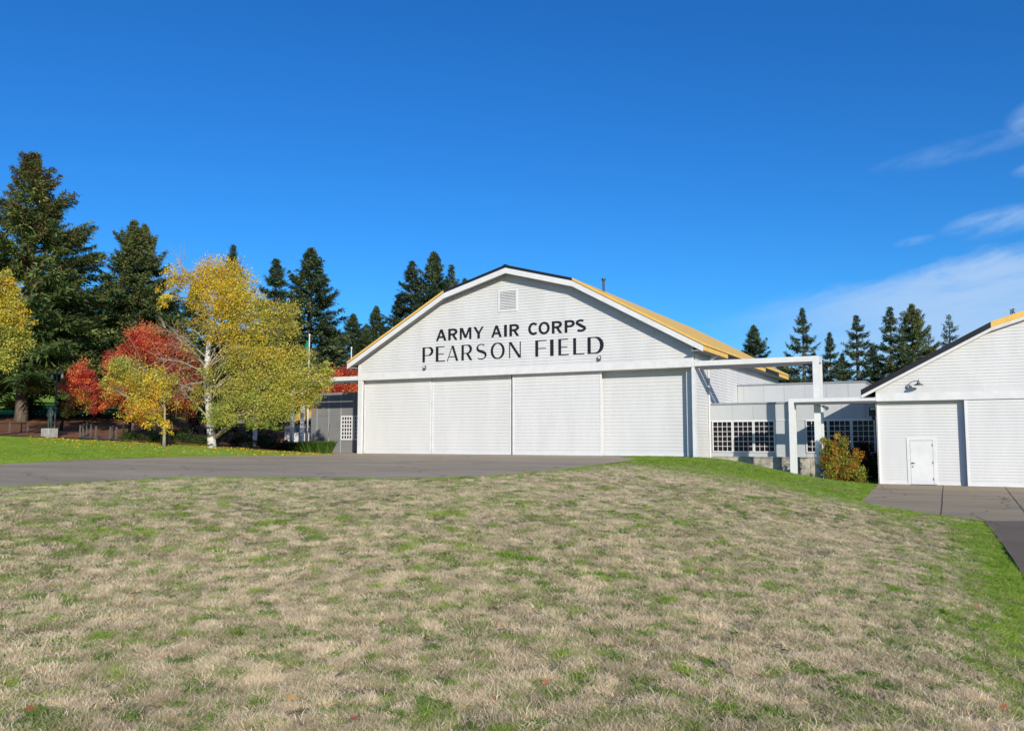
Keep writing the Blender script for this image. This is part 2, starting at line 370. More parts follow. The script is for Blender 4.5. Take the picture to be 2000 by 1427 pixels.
def greenness(xy):
    """1 = lush lawn, 0 = dry field"""
    g = np.zeros(len(xy))
    X = xy @ np.array([RGT.x, RGT.y]); Z = xy @ np.array([FWD.x, FWD.y])
    wv = (vnoise(xy, .8, 91)-.5)*1.6; dp = pdist(xy, pad_poly)+wv; g = np.maximum(g, np.clip(1.15-dp/1.7, 0, .86))
    dq = pdist(xy, path_poly)+wv*.7; g = np.maximum(g, np.clip(1.0-dq/1.5, 0, .8))
    da = pdist(xy, apron_poly); near_field = (Z < 42)
    g = np.maximum(g, np.clip(0.75-da/1.1, 0, 0.75))
    # mound by the hangars
    px = 1000+FOC*X/np.maximum(Z, 1)
    zz = np.interp(px, [1100, 1210, 1300, 1420, 1500, 1600, 1700], [60, 37.5, 33.5, 29.5, 28.3, 27, 24])
    wob = (vnoise(xy, 0.35, 5)-.5)*5
    g = np.maximum(g, np.clip((Z-zz+wob)/1.6+.5, 0, .78)*(px > 1080))
    g = np.maximum(g, 0.55*np.clip((Z-zz+6+wob)/4+.3, 0, 1)*(px > 1080))
    # left lawn behind the apron
    left = (px < 705) & (pdist(xy, apron_poly) > -1) & (Z > np.interp(px, [-800, 0, 350, 700], [15, 22, 30, 34]))
    g = np.where(left & ~inpoly(xy, apron_poly), 1.0, g)
    return np.clip(g, 0, 1)

# ground sheet: rings around the camera, finer near it
def ground():
    rs = np.concatenate([np.arange(0.0, 12, 0.5), np.arange(12, 60, 0.6), np.arange(60, 130, 1.6), 130*1.12**np.arange(0, 30)])
    rs = rs[1:]; na = 540; th = np.linspace(0, 2*np.pi, na, endpoint=False)
    X = (rs[:, None]*np.cos(th)).ravel(); Y = (rs[:, None]*np.sin(th)).ravel(); xy = np.stack([X, Y], 1)
    Zv = Hn(xy)
    # sink a little beneath paved sheets so that they lie clear of it
    for poly in (apron_poly, pad_poly, path_poly):
        ins = inpoly(xy, poly); pz = FLOOR if poly is apron_poly else PADZ; Zv = np.where(ins, np.minimum(Zv, pz-.04), Zv)
    dpd = np.minimum(pdist(xy, pad_poly), pdist(xy, path_poly)); Zv = np.where((dpd < 1.2) & (Zv > PADZ), PADZ+(Zv-PADZ)*dpd/1.2, Zv)
    V = np.concatenate([np.stack([X, Y, Zv], 1), [[0, 0, H(0, 0)]]]); nr = len(rs)
    i = np.arange(nr-1)[:, None]*na; j = np.arange(na)[None]; j2 = (j+1) % na
    F = np.stack([i+j, i+na+j, i+na+j2, i+j2], -1).reshape(-1, 4)
    c = len(V)-1; F = np.concatenate([F, np.stack([np.full(na, c), j[0], j2[0], np.full(na, c)], 1)[:0]])
    me = bpy.data.meshes.new('ground'); o = None
    m = bpy.data.materials.new('field'); m.use_nodes = True; t = m.node_tree; b = t.nodes['Principled BSDF']
    b.inputs['Roughness'].default_value = 0.95; b.inputs['Specular IOR Level'].default_value = 0.05
    g = N(t, 'ShaderNodeNewGeometry'); at = N(t, 'ShaderNodeAttribute', attribute_name='green')
    def nzz(s, d=5, r=.65):
        n = N(t, 'ShaderNodeTexNoise'); n.inputs['Scale'].default_value = s; n.inputs['Detail'].default_value = d; n.inputs['Roughness'].default_value = r
        t.links.new(g.outputs['Position'], n.inputs['Vector']); return n.outputs[0]
    a1, a2, a3 = nzz(1.3, 8, .7), nzz(7, 8, .75), nzz(0.28, 6)
    straw = mixc(t, sstep(t, a2, .36, .66), (0.12, 0.105, 0.055), (0.40, 0.34, 0.205))
    straw = mixc(t, mth(t, 'MULTIPLY', sstep(t, a1,   .50, .62), .5), straw, (0.14, 0.18, 0.055))
    green = mixc(t, sstep(t, a2, .35, .68), (0.09, 0.21, 0.02), (0.20, 0.36, 0.04))
    green = mixc(t, mth(t, 'MULTIPLY', sstep(t, a3, .45, .65), .4), green, (0.22, 0.32, 0.045))
    green = mixc(t, sstep(t, at.outputs['Fac'], .90, .99), green, mixc(t, a2, (0.17, 0.30, 0.04), (0.34, 0.50, 0.09)))
    f = sstep(t, mth(t, 'ADD', at.outputs['Fac'], mth(t, 'MULTIPLY', mth(t, 'SUBTRACT', a1, .5), .9)), .3, .7)
    t.links.new(mixc(t, f, straw, green), b.inputs['Base Color'])
    bp = N(t, 'ShaderNodeBump'); bp.inputs['Strength'].default_value = 0.9; bp.inputs['Distance'].default_value = 0.05; t.links.new(a2, bp.inputs['Height']); t.links.new(bp.outputs[0], b.inputs['Normal'])
    M['field'] = m
    o = np_mesh('ground', V, F, 'field')
    # centre cap
    at2 = o.data.attributes.new('green', 'FLOAT', 'POINT'); at2.data.foreach_set('value', greenness(V[:, :2]).astype(np.float32))
    o.data.polygons.foreach_set('use_smooth', [True]*len(o.data.polygons))
    tag(o, kind='structure', label='dry straw coloured field and green lawns around the hangars')
    cap = MB(); k = [V[a] for a in range(na)]; cap.poly(k); oc = cap.build('ground_centre', 'field'); tag(oc, kind='structure', label='patch of field under the viewpoint')
ground()
def sheet(name, poly, z, mat, label, step=1.0, conform=False, zoff=0.0):
    pts = []
    for i in range(len(poly)):
        a = np.array(poly[i]); b = np.array(poly[(i+1) % len(poly)]); n = max(1, int(np.linalg.norm(b-a)/step))
        for k in range(n): 
            q = a+(b-a)*k/n
            if 0 < k: q = q + rng.normal(0, .025, 2)
            pts.append(q)
    nb = len(pts); P = np.array(pts)
    lo, hi = P.min(0), P.max(0); gx, gy = np.meshgrid(np.arange(lo[0], hi[0], step*1.5), np.arange(lo[1], hi[1], step*1.5)); G = np.stack([gx.ravel(), gy.ravel()], 1)
    G = G[inpoly(G, P)]; G = G[pdist(G, P) > step*.6]
    allp = np.concatenate([P, G])
    v, e, f, *_ = mgeo.delaunay_2d_cdt([Vector(p) for p in allp], [(i, (i+1) % nb) for i in range(nb)], [list(range(nb))], 1, 1e-4)
    v = np.array([tuple(a) for a in v]); zz = (Hn(v)+zoff) if conform else np.full(len(v), z+zoff)
    b = MB(); b.v = [(x, y, q) for (x, y), q in zip(v, zz)]; b.f = [tuple(a) for a in f]
    o = b.build(name, mat, smooth=True); tag(o, label=label, kind='structure'); return o
sheet('asphalt_apron', apron_poly, FLOOR, 'asphalt', 'grey brown asphalt apron in front of the large hangar', zoff=0.03)
sheet('concrete_pad', pad_poly, PADZ, 'pad', 'cracked grey pad in front of the small hangar', zoff=0.03)
sheet('asphalt_path', path_poly, PADZ, 'path', 'dark asphalt path below the pad on the right', zoff=0.034)
# two joints sawn across the pad
for k, (a, b_) in enumerate([((1843,946),(1838,1006)), ((1963,950),(2010,1010))]):
    p, q = PZ(*a, PADZ+.04), PZ(*b_, PADZ+.04); d = (q-p).normalized(); s = Vector((-d.y, d.x, 0))*.009
    n = 24; mb = MB()
    prev = None
    for i in range(n+1):
        w = p.lerp(q, i/n)+s*random.uniform(-2, 2)
        if prev is not None: mb.quad(prev-s, w-s, w+s, prev+s)
        prev = w
    o = mb.build('joint', 'wood_dark'); tag(o, label=('dark joint crossing the pad by the small white door', 'dark joint crossing the pad near the right edge')[k], kind='structure')
# mulch bed under the trees on the left, gravel at its corner
mulch_poly = [tuple(PD(a, b, c)[:2]) for a, b, c in [(-300,851,44),(0,852,46.3),(100,857,47.3),(230,863,49.3),(350,870,51.0),(430,874,52.0),(640,884,54.5),(640,850,72),(400,815,69),(200,812,67),(0,812,65),(-300,812,60)]]
sheet('mulch_bed', mulch_poly, 0, 'mulch', 'reddish brown bark mulch bed under the trees', step=1.6, conform=True, zoff=0.05)
gravel_poly = [tuple(PD(a, b, c)[:2]) for a, b, c in [(150,859,48.2),(235,864,49.5),(250,858,51.0),(160,852,50.2)]]
sheet('gravel_strip', gravel_poly, 0, 'gravel', 'grey gravel strip by the row of short posts', step=0.6, conform=True, zoff=0.075)

# ------------------------------------------------------------------ main hangar
def clapboards(mb, z0, z1, pitch, ext, place, lip=0.028):
    """ext(z)->(a,b) extents along the wall; place(u,d,z)->point, d = distance proud"""
    n = max(1, int(round((z1-z0)/pitch))); h = (z1-z0)/n
    for i in range(n):
        za, zb = z0+i*h, z0+(i+1)*h; a0, b0 = ext(za); a1, b1 = ext(zb)
        if b0 <= a0: continue
        if b1 <= a1: m = (a0+b0)/2; a1 = b1 = m
        mb.quad(place(a0, lip, za), place(b0, lip, za), place(b1, .003, zb), place(a1, .003, zb))
        mb.quad(place(a0, 0, za), place(b0, 0, za), place(b0, lip, za), place(a0, lip, za))
FR = D-0.68                                                   # plane of the rake boards
eL, eR = PY(677,707,FR), PY(1373,667,FR); bL, bR = PY(866,568,FR), PY(1117,541,FR); pk = PY(986.5,517,FR)
XC = (eL.x+eR.x)/2*.5+(bL.x+bR.x)/2*.25+pk.x*.25
HE = (eR.x-eL.x)/2; HB = (bR.x-bL.x)/2; ZE = (eL.z+eR.z)/2; ZB = (bL.z+bR.z)/2; ZP = pk.z
WL, WR = PY(699,800,D).x, PY(1357,800,D).x
print('hangar', XC, HE, HB, ZE, ZB, ZP, WL, WR)
YB = D+23.5                                                   # rear gable
def roofz(x, off=0.0):
    u = abs(x-XC)
    if u <= HB: return ZP+(ZB-ZP)*u/HB-off
    return ZB+(ZE-ZB)*(u-HB)/(HE-HB)-off
def gable_ext(z, off, wl, wr):
    # half-width where roof underside is at z
    zz = z+off
    if zz >= ZP: return (XC, XC)
    u = HB*(ZP-zz)/(ZP-ZB) if zz > ZB else HB+(HE-HB)*(ZB-zz)/(ZB-ZE)
    return (max(wl, XC-u), min(wr, XC+u))
HDR = (PY(700,744,D).z+PY(1356,715,D).z)/2; HDT = HDR+0.36
hang = empty('large_hangar', (XC, D, FLOOR), 'large white gambrel roofed hangar with black lettering above its doors', 'hangar')
w = MB(); clapboards(w, HDT, ZP-.1, 0.172, lambda z: gable_ext(z, .10, WL+.12, WR-.12), lambda u, d, z: (u, D-d, z))
w.build('gable_siding', 'siding_white', hang, kind='stuff')
# wall body behind siding (closed box over the doors)
w = MB(); zt = ZE-.1
prof = [(WL+.02, HDR+.02), (WR-.02, HDR+.02), (WR-.02, roofz(WR)-.12), (XC+HB, ZB-.12), (XC, ZP-.12), (XC-HB, ZB-.12), (WL+.02, roofz(WL)-.12)]
w.prism([(x, D+.004, z) for x, z in prof], (0, 0.95, 0)); w.build('gable_wall', 'siding_white', hang)
MB().box(WL-.02, WR+.02, D-.05, D+.96, HDR, HDT).build('header', 'trim_white', hang, bevel=.006)
for x0, x1 in ((WL, WL+.14), (WR-.14, WR)):
    MB().box(x0, x1, D-.035, D+.1, HDT+.002, roofz(x0 if x0 < XC else x1)-.15).build('corner_board', 'trim_white', hang)
# side walls + back
sw = MB(); clapboards(sw, FLOOR-.3, roofz(WR)-.16, 0.172, lambda z: (D+.10, YB), lambda u, d, z: (WR+d, u, z)); sw.build('side_siding', 'siding_white', hang, kind='stuff')
sw = MB(); clapboards(sw, FLOOR-.3, roofz(WL)-.16, 0.172, lambda z: (D+.98, YB), lambda u, d, z: (WL-d, u, z)); sw.build('side_siding', 'siding_white', hang, kind='stuff')
MB().box(WL, WL+.15, D+.98, YB, FLOOR-.3, roofz(WL)-.16).build('side_wall', 'siding_white', hang); MB().box(WR-.15, WR, D+.98, YB, FLOOR-.3, roofz(WR)-.16).build('side_wall', 'siding_white', hang)
w = MB(); clapboards(w, FLOOR, ZP-.1, 0.172, lambda z: gable_ext(z, .10, WL+.01, WR-.01), lambda u, d, z: (u, YB+d, z)); w.build('rear_siding', 'siding_white', hang, kind='stuff')
MB().box(WR-.13, WR+.03, D-.02, D+.12, FLOOR-.3, HDR-.002).build('corner_post', 'trim_white', hang)
MB().box(WL, WL+.32, D-.02, D+.16, FLOOR-.1, HDR-.002).build('corner_post', 'trim_white', hang)
MB().box(WR-.15, WR-.132, D+.1, D+.97, FLOOR-.2, HDR-.003).build('door_jamb', 'siding_white', hang)
# dark inside behind the leaves
MB().box(WL+.35, WR-.2, D+1.05, D+1.1, FLOOR, HDR+.3).build('inner_wall', 'interior_dark', hang)
# door leaves
def leaf(px0, px1, dy, zb=FLOOR+.04, ztop=None, yb=D, parent=hang, x0=None, x1=None, pitch=.20, label=None, hole=None):
    y = yb+dy
    if x0 is None: x0 = PY(px0, 800, y).x
    if x1 is None: x1 = PY(px1, 800, y).x
    ztop = ztop or HDR+.1
    f = MB(); f.box(x0+.01, x1-.01, y+.02, y+.08, zb, ztop)
    o = f.build('door_leaf', 'door_white', parent)
    if label: o['label'] = label
    s = MB()
    if hole:
        hx0, hx1, hz = hole
        clapboards(s, zb+.10, hz, pitch, lambda z: (x0+.10, hx0), lambda u, d, z: (u, y+.018-d, z), lip=.024)
        clapboards(s, zb+.10, hz, pitch, lambda z: (hx1, x1-.10), lambda u, d, z: (u, y+.018-d, z), lip=.024)
        clapboards(s, hz, ztop, pitch, lambda z: (x0+.10, x1-.10), lambda u, d, z: (u, y+.018-d, z), lip=.024)
    else: clapboards(s, zb+.10, ztop, pitch, lambda z: (x0+.10, x1-.10), lambda u, d, z: (u, y+.018-d, z), lip=.024)
    s.build('door_boards', 'door_white', o, kind='stuff')
    t = MB().box(x0, x0+.10, y-.012, y+.10, zb, ztop-.003).box(x1-.10, x1, y-.012, y+.10, zb, ztop-.003)
    if hole: t.box(x0+.10, hole[0], y-.012, y+.015, zb, zb+.10).box(hole[1], x1-.10, y-.012, y+.015, zb, zb+.10)
    else: t.box(x0+.10, x1-.10, y-.012, y+.015, zb, zb+.10)
    t.build('door_trim', 'trim_white', o, kind='stuff' if hole else None)
    return x0, x1
leaf(711, 842, .42); leaf(844, 998.5, .46); leaf(1001, 1175, .30); leaf(1174, 1352, .74)
# strip of siding beside the last leaf
xs = PY(1343, 800, D+.42).x
s = MB(); clapboards(s, FLOOR-.05, HDR, .172, lambda z: (xs, WR-.151), lambda u, d, z: (u, D+.42-d, z)); s.build('jamb_siding', 'siding_white', hang, kind='stuff')
MB().box(xs-.03, xs, D+.38, D+.70, FLOOR-.05, HDR-.002).box(xs, WR-.151, D+.425, D+.70, FLOOR-.05, HDR-.003).build('jamb_trim', 'trim_white', hang)
# rail under the leaves
MB().box(WL+.33, WR-.2, D+.2, D+.9, FLOOR-.02, FLOOR+.036).build('threshold', 'track_grey', hang)
# roof: checkered panels, deck beneath, rake boards
ys = [FR, 48.2, 53.5, 58.8, 63.6, YB+.5]
rows = [(-HE, -HB), (-HB, 0), (0, HB), (HB, HE)]
for ci in range(5):
    for ri, (u0, u1) in enumerate(rows):
        lower = ri in (0, 3); yellow = lower
        z0, z1 = roofz(XC+u0), roofz(XC+u1); th = .13
        b = MB(); b.prism([(XC+u0, ys[ci], z0), (XC+u1, ys[ci], z1), (XC+u1, ys[ci], z1-th), (XC+u0, ys[ci], z0-th)], (0, ys[ci+1]-ys[ci]-.01, 0))
        b.build('roof_panel', 'roof_yellow' if yellow else 'roof_black', hang)
def rake(y0, y1, o0, o1, mat, name, hb=HE, inset=0.0):
    pts = [(-HE+inset, roofz(XC-HE+inset)), (-HB, ZB), (0, ZP), (HB, ZB), (HE-inset, roofz(XC+HE-inset))]
    b = MB()
    for (u0, z0), (u1, z1) in zip(pts, pts[1:]):
        b.prism([(XC+u0, y0, z0-o0), (XC+u1, y0, z1-o0), (XC+u1, y0, z1-o1), (XC+u0, y0, z0-o1)], (0, y1-y0, 0))
    return b.build(name, mat, hang)
rake(FR+.02, FR+.06, .172, .49, 'trim_white', 'rake_board', inset=.02)
rake(FR+.0602, D-.03, .38, .41, 'soffit', 'rake_soffit', inset=.05)
rake(FR+.3, YB+.4, .172, .20, 'soffit', 'roof_deck', inset=.05)
rake(YB+.44, YB+.48, .172, .42, 'trim_white', 'rear_rake_board', inset=.02)
# boxed eaves (dark soffit, white return at the front corner) and ridge cap
for s_ in (-1, 1):
    xe = XC+s_*HE; xw = WR if s_ > 0 else WL; xa, xb = sorted((xw+s_*.03, xe-s_*.05))
    MB().box(xa, xb, FR+.07, YB+.4, ZE-.42, ZE-.37).build('eave_soffit', 'soffit', hang)
    xa, xb = sorted((xe-s_*.045, xe-s_*.015))
    for ci in range(5): MB().box(xa, xb, max(ys[ci], FR+.07), ys[ci+1]-.004, ZE-.40, ZE-.172).build('eave_board', 'roof_yellow' if ci % 2 == 0 else 'roof_black', hang)
MB().prism([(XC-.22, FR-.01, roofz(XC-.22)+.005), (XC, FR-.01, ZP+.05), (XC+.22, FR-.01, roofz(XC+.22)+.005)], (0, YB-FR+.5, 0)).build('ridge_cap', 'roof_black', hang)
# louvred vent in the gable
v0, v1 = PY(976.5, 570, D), PY(1008, 604, D)
fr = MB(); x0, x1, z0, z1 = v0.x, v1.x, v1.z, v0.z; e = .10
fr.box(x0-e, x0, D-.06, D, z0-e, z1+e).box(x1, x1+e, D-.06, D, z0-e, z1+e).box(x0, x1, D-.06, D, z1, z1+e).box(x0, x1, D-.06, D, z0-e, z0)
vent = fr.build('vent', 'trim_white', hang); MB().box(x0, x1, D-.026, D-.023, z0, z1).build('vent_back', 'track_grey', vent)
sl_ = MB(); n = 12
for i in range(n):
    a = z0+(z1-z0)*(i+.1)/n; h = (z1-z0)/n*.62; sl_.prism([(x0, D-.058, a), (x0, D-.05, a+.012), (x0, D-.027, a+h), (x0, D-.035, a+h-.012)], (x1-x0, 0, 0))
sl_.build('vent_slats', 'trim_white', vent, kind='stuff')
# vent pipe on the roof
pp = PD(1179, 568, 50.0); pt = PD(1179, 549, 50.0); zr = roofz(pp.x)
r = .07; g = MB(); g.tube([(pp.x, pp.y, zr-.1), (pp.x, pp.y, pt.z)], r, 12).tube([(pp.x, pp.y, pt.z), (pp.x, pp.y, pt.z+.06), (pp.x, pp.y, pt.z+.16)], [r, .12, .12], 12)
g.build('vent_pipe', 'dark_metal', hang, smooth=False)
# floodlights under the lettering
for px, py in ((829, 716.5), (1170.5, 698)):
    p = PY(px, py, D-.15); b = MB(); b.box(p.x-.075, p.x+.075, D-.2, D-.07, p.z-.14, p.z+.10).box(p.x-.03, p.x+.03, D-.07, D-.02, p.z-.05, p.z+.02)
    o = b.build('floodlight', 'lamp_metal', hang); MB().box(p.x-.055, p.x+.055, D-.206, D-.201, p.z-.06, p.z+.07).build('lens', 'lens', o)
# downspout and bracket at the front right corner
dx = WR+.09; dy = PX(1386, 800, dx).y
g = MB(); g.box(dx-.04, dx+.04, dy-.05, dy+.05, FLOOR-.2, ZE-.75); g.prism([(dx-.04, dy-.05, ZE-.75), (dx+.04, dy-.05, ZE-.75), (XC+HE-.02, dy-.05, ZE-.38), (XC+HE-.02, dy-.05, ZE-.28), (dx+.3, dy-.05, ZE-.30)], (0, .10, 0))
g.build('downspout', 'trim_white', hang)
dy2 = PX(1368, 800, WR+.03).y; MB().box(WR+.03, WR+.05, D+.14, D+.2, FLOOR-.2, HDR+.3).build('corner_trim', 'trim_white', hang)

# ---- lettering: strokes with the widths of the painted letters
def arc(cx, cy, rx, ry, a0, a1, n=14): return [(cx+rx*math.cos(R(a0+(a1-a0)*i/n)), cy+ry*math.sin(R(a0+(a1-a0)*i/n))) for i in range(n+1)]
def stroke(pts, ws):
    n = len(pts)
    if isinstance(ws, (int, float)): ws = [ws]*n
    if len(ws) == 2 and n > 2: ws = [ws[0]+(ws[1]-ws[0])*i/(n-1) for i in range(n)]
    L, Rr = [], []
    for i in range(n):
        a = Vector(pts[max(i-1, 0)]); b = Vector(pts[min(i+1, n-1)]); p = Vector(pts[i]); d = (b-a).normalized(); nn = Vector((-d.y, d.x))
        L.append(p+nn*ws[i]/2); Rr.append(p-nn*ws[i]/2)
    return L, Rr
def box_s(x0, y0, x1, y1): return [Vector((x0, y1)), Vector((x1, y1))], [Vector((x0, y0)), Vector((x1, y0))]
def glyph(ch, st):
    B = .20 if st == 'sans' else .165    # stem, in units of height
    T = .17 if st == 'sans' else .055    # thin
    S = []
    para = lambda a, b, w: ([Vector((a[0]-w/2, a[1])), Vector((b[0]-w/2, b[1]))], [Vector((a[0]+w/2, a[1])), Vector((b[0]+w/2, b[1]))])
    if ch == 'A':
        S = [para((T*.5, 0), (.44, 1), T*1.05), para((.90-B*.5, 0), (.45, 1), B), box_s(.2, .25, .72, .25+T*.9)]; W_ = .90
    elif ch in 'RP':
        S = [box_s(0, 0, B, 1), box_s(B, 1-T, .42, 1), box_s(B, .43, .42, .43+T*.9)]
        wm = B; ws = [T+(wm-T)*math.sin(math.pi*i/14)**.8 for i in range(15)]
        ry = (1-.43)/2; S.append(stroke(arc(.42, .43+ry, .27-wm*.10, ry-T/2, 90, -90), ws)); W_ = .70
        if ch == 'R': S.append(para((.76-B*.4, 0), (.40, .47), B)); W_ = .78
    elif ch == 'M': S = [box_s(0, 0, T*1.0 if st == 'sans' else T, 1), para((.16, 1), (.50, .12), B*.95), para((.84, 1), (.50, .12), T), box_s(1.0-B*.9, 0, 1.0, 1)]; W_ = 1.0
    elif ch == 'Y': S = [para((.10, 1), (.43, .42), B), para((.78, 1), (.45, .42), T), box_s(.44-B/2, 0, .44+B/2, .46)]; W_ = .88
    elif ch == 'I': S = [box_s(0, 0, B, 1)]; W_ = B
    elif ch == 'C':
        ws = [T*1.05+(B-T)*math.sin(math.pi*i/18) for i in range(19)]; S = [stroke(arc(.46, .5, .46-B/2+.01, .5-T/2+.01, 48, 312, 18), ws)]; W_ = .80
    elif ch == 'O':
        n = 32; ws = [T+(B*1.05-T)*abs(math.cos(2*math.pi*i/n)) for i in range(n+1)]; rx = .52 if st != 'sans' else .47
        pts = arc(rx, .5, rx-B*.5, .515-T/2, 0, 360, n); L, Rr = [], []
        for i, p in enumerate(pts):
            a = 2*math.pi*i/n; d = Vector((math.cos(a), math.sin(a))); L.append(Vector(p)+d*ws[i]/2); Rr.append(Vector(p)-d*ws[i]/2)
        S = [(L, Rr)]; W_ = rx*2
    elif ch == 'S':
        pts = arc(.33, .745, .27, .255-T/2+.005, 35, 205, 12)+arc(.345, .745-.0, .28, .245, 215, 262, 3)[:0]
        top = arc(.34, .75, .26, .25-T/2, 40, 235, 13); bot = arc(.34, .26, .29, .26-T/2, 55, -140, 13)
        pts = top+bot; n = len(pts); ws = [T*1.0+(B*1.0-T*.9)*math.exp(-((i/(n-1)-.5)/.2)**2) for i in range(n)]; S = [stroke(pts, ws)]; W_ = .68
    elif ch == 'E': S = [box_s(0, 0, B, 1), box_s(B, 1-T, .58, 1), box_s(B, .47, .54, .47+T*.9), box_s(B, 0, .62, T)]; W_ = .62
    elif ch == 'F': S = [box_s(0, 0, B, 1), box_s(B, 1-T, .66, 1), box_s(B, .47, .62, .47+T*.9)]; W_ = .66
    elif ch == 'L': S = [box_s(0, 0, B, 1), box_s(B, 0, .64, T)]; W_ = .64
    elif ch == 'N': S = [box_s(0, 0, T, 1), para((T*.9, 1), (.72-T*.9, 0), B), box_s(.72-T, 0, .72, 1)]; W_ = .72
    elif ch == 'D':
        S = [box_s(0, 0, B, 1), box_s(B, 1-T, .4, 1), box_s(B, 0, .4, T)]; ws = [T+(B*1.15-T)*math.sin(math.pi*i/20)**.9 for i in range(21)]
        S.append(stroke(arc(.4, .5, .44-B*.5, .5-T/2, 90, -90, 20), ws)); W_ = .84
    return S, W_
def letters(seq, zb, h, st):
    for ch, p0, p1 in seq:
        x0 = PY(p0, 670, D).x; x1 = PY(p1, 670, D).x; S, W_ = glyph(ch, st); sx = (x1-x0)/W_; b = MB()
        for k, (L, Rr) in enumerate(S):
            yy = D-.034-.0015*k
            for i in range(len(L)-1):
                q = [L[i], L[i+1], Rr[i+1], Rr[i]]; q = [(x0+p.x*sx, yy, zb+p.y*h) for p in q]
                b.prism(q, (0, .03+.0015*k, 0))
        b.build('letter', 'letter_black', hang)
zA = (PY(862, 666.5, D).z+PY(1135, 647, D).z)/2; zP = (PY(835, 708, D).z+PY(1165, 689.6, D).z)/2
print('letter z', zA, zP)
letters([('A',852,872.5),('R',876,894),('M',898.5,921),('Y',925,945.5),('A',960,980.5),('I',985,990.5),('R',995.5,1014.5),('C',1032.5,1050.5),('O',1052.5,1074),('R',1078.5,1098.5),('P',1103.5,1121.5),('S',1125.5,1144)], zA, .715, 'sans')
letters([('P',826,845.5),('E',852,870),('A',873.5,895.5),('R',902,923),('S',930.5,950.5),('O',959,986),('N',995,1017.5),('F',1046,1068),('I',1075,1081.5),('E',1091,1111),('L',1120,1141.5),('D',1148,1179)], zP, .945, 'roman')

# ------------------------------------------------------------------ door gantries beside the hangars
def gantry(name, label, x_in, x_out, y0, depth, zb, zt, base, post=.30, foot=None):
    g = empty(name, (x_out, y0, base), label, 'door gantry', 'open frames that carry the sliding doors')
    xa, xb = sorted((x_in, x_out)); s = 1 if x_out > x_in else -1
    for k, y in enumerate((y0, y0+depth)):
        xo0, xo1 = sorted((x_out-s*post, x_out)); xi0, xi1 = sorted((x_in, x_out-s*post))
        MB().box(xi0, xi1, y, y+.16, zb, zt).build('beam', 'frame_white', g, bevel=.006)
        MB().box(xi0, xi1-0.0, y+.03, y+.13, zb-.11, zb-.002).build('door_track', 'track_grey', g)
        fb = base
        if foot: 
            MB().box(xo0-.02, xo1+.02, y-.02, y+.22, base-.4, foot).build('footing', 'concrete', g); fb = foot
        MB().box(xo0, xo1, y, y+.2, fb-.1 if not foot else fb+.002, zt-.0).build('post', 'frame_white', g, bevel=.006)
    MB().box(x_out-s*post if s > 0 else x_out, x_out if s > 0 else x_out+post, y0+.2, y0+depth, zt-.3, zt-.003).build('end_beam', 'frame_white', g)
    return g
gr = PY(1602, 800, D).x
gantry('door_gantry', 'tall white gantry right of the large hangar with concrete footings', WR+.035, gr, D-.01, 1.0, HDR+.03, HDR+.30, H(gr, D)-.3, post=.30, foot=PY(1598, 906, D).z)
gl = PY(567, 800, D).x
gantry('door_gantry', 'white gantry left of the large hangar partly hidden by birch leaves', WL-.025, gl, D-.01, 1.0, HDR+.03, HDR+.30, FLOOR, post=.22)

# ------------------------------------------------------------------ small hangar
D2 = 42.9
hx0 = PY(1713.5, 860, D2).x
F2 = D2-.35
e2 = PY(1681, 761, F2); b2 = PY(1935, 628, F2)
HALF_B = 2.95; XC2 = b2.x+HALF_B; HB2 = HALF_B; HE2 = XC2-e2.x; ZE2, ZB2 = e2.z, b2.z; ZP2 = ZB2+.95
hx1 = 2*XC2-hx0; HD2 = (PY(1716,783.5,D2).z+PY(1990,778,D2).z)/2; HT2 = HD2+.60; YB2 = D2+17
print('small', hx0, hx1, XC2, HE2, ZE2, ZB2, HD2)
def rz2(x):
    u = abs(x-XC2)
    return ZP2+(ZB2-ZP2)*u/HB2 if u <= HB2 else ZB2+(ZE2-ZB2)*(u-HB2)/(HE2-HB2)
def g2(z, off=.1):
    zz = z+off
    if zz >= ZP2: return (XC2, XC2)
    u = HB2*(ZP2-zz)/(ZP2-ZB2) if zz > ZB2 else HB2+(HE2-HB2)*(ZB2-zz)/(ZB2-ZE2)
    return (max(hx0+.02, XC2-u), min(hx1-.02, XC2+u))
sm = empty('small_hangar', (XC2, D2, PADZ), 'smaller white hangar at the right edge with a person door in its leaf', 'hangar')
w = MB(); clapboards(w, HT2, ZP2-.1, .14, g2, lambda u, d, z: (u, D2-d, z), lip=.024); w.build('gable_siding', 'siding_white', sm, kind='stuff')
prof = [(hx0+.02, HD2+.02), (hx1-.02, HD2+.02), (hx1-.02, rz2(hx1)-.12), (XC2+HB2, ZB2-.12), (XC2, ZP2-.12), (XC2-HB2, ZB2-.12), (hx0+.02, rz2(hx0)-.12)]
MB().prism([(x, D2+.004, z) for x, z in prof], (0, .6, 0)).build('gable_wall', 'siding_white', sm)
MB().box(hx0, hx1, D2-.03, D2+.62, HD2, HD2+.36).build('header', 'trim_white', sm, bevel=.006)
MB().box(hx0+.01, hx1-.01, D2-.016, D2+.003, HD2+.362, HT2).build('header_board', 'siding_white', sm)
for a, b_ in ((hx0, hx0+.1), (hx1-.1, hx1)):
    MB().box(a, b_, D2-.02, D2+.003, HT2+.002, rz2(hx0)-.15).build('corner_board', 'trim_white', sm)
for sgn, xx in ((1, hx1), (-1, hx0)):
    s = MB(); clapboards(s, PADZ-.2, rz2(xx)-.14, .14, lambda z: (D2+.1, YB2), lambda u, d, z: (xx+sgn*d, u, z), lip=.024); s.build('side_siding', 'siding_white', sm, kind='stuff')
    a, b_ = sorted((xx, xx-sgn*.12)); MB().box(a, b_, D2+.6, YB2, PADZ-.2, rz2(xx)-.15).build('side_wall', 'siding_white', sm)
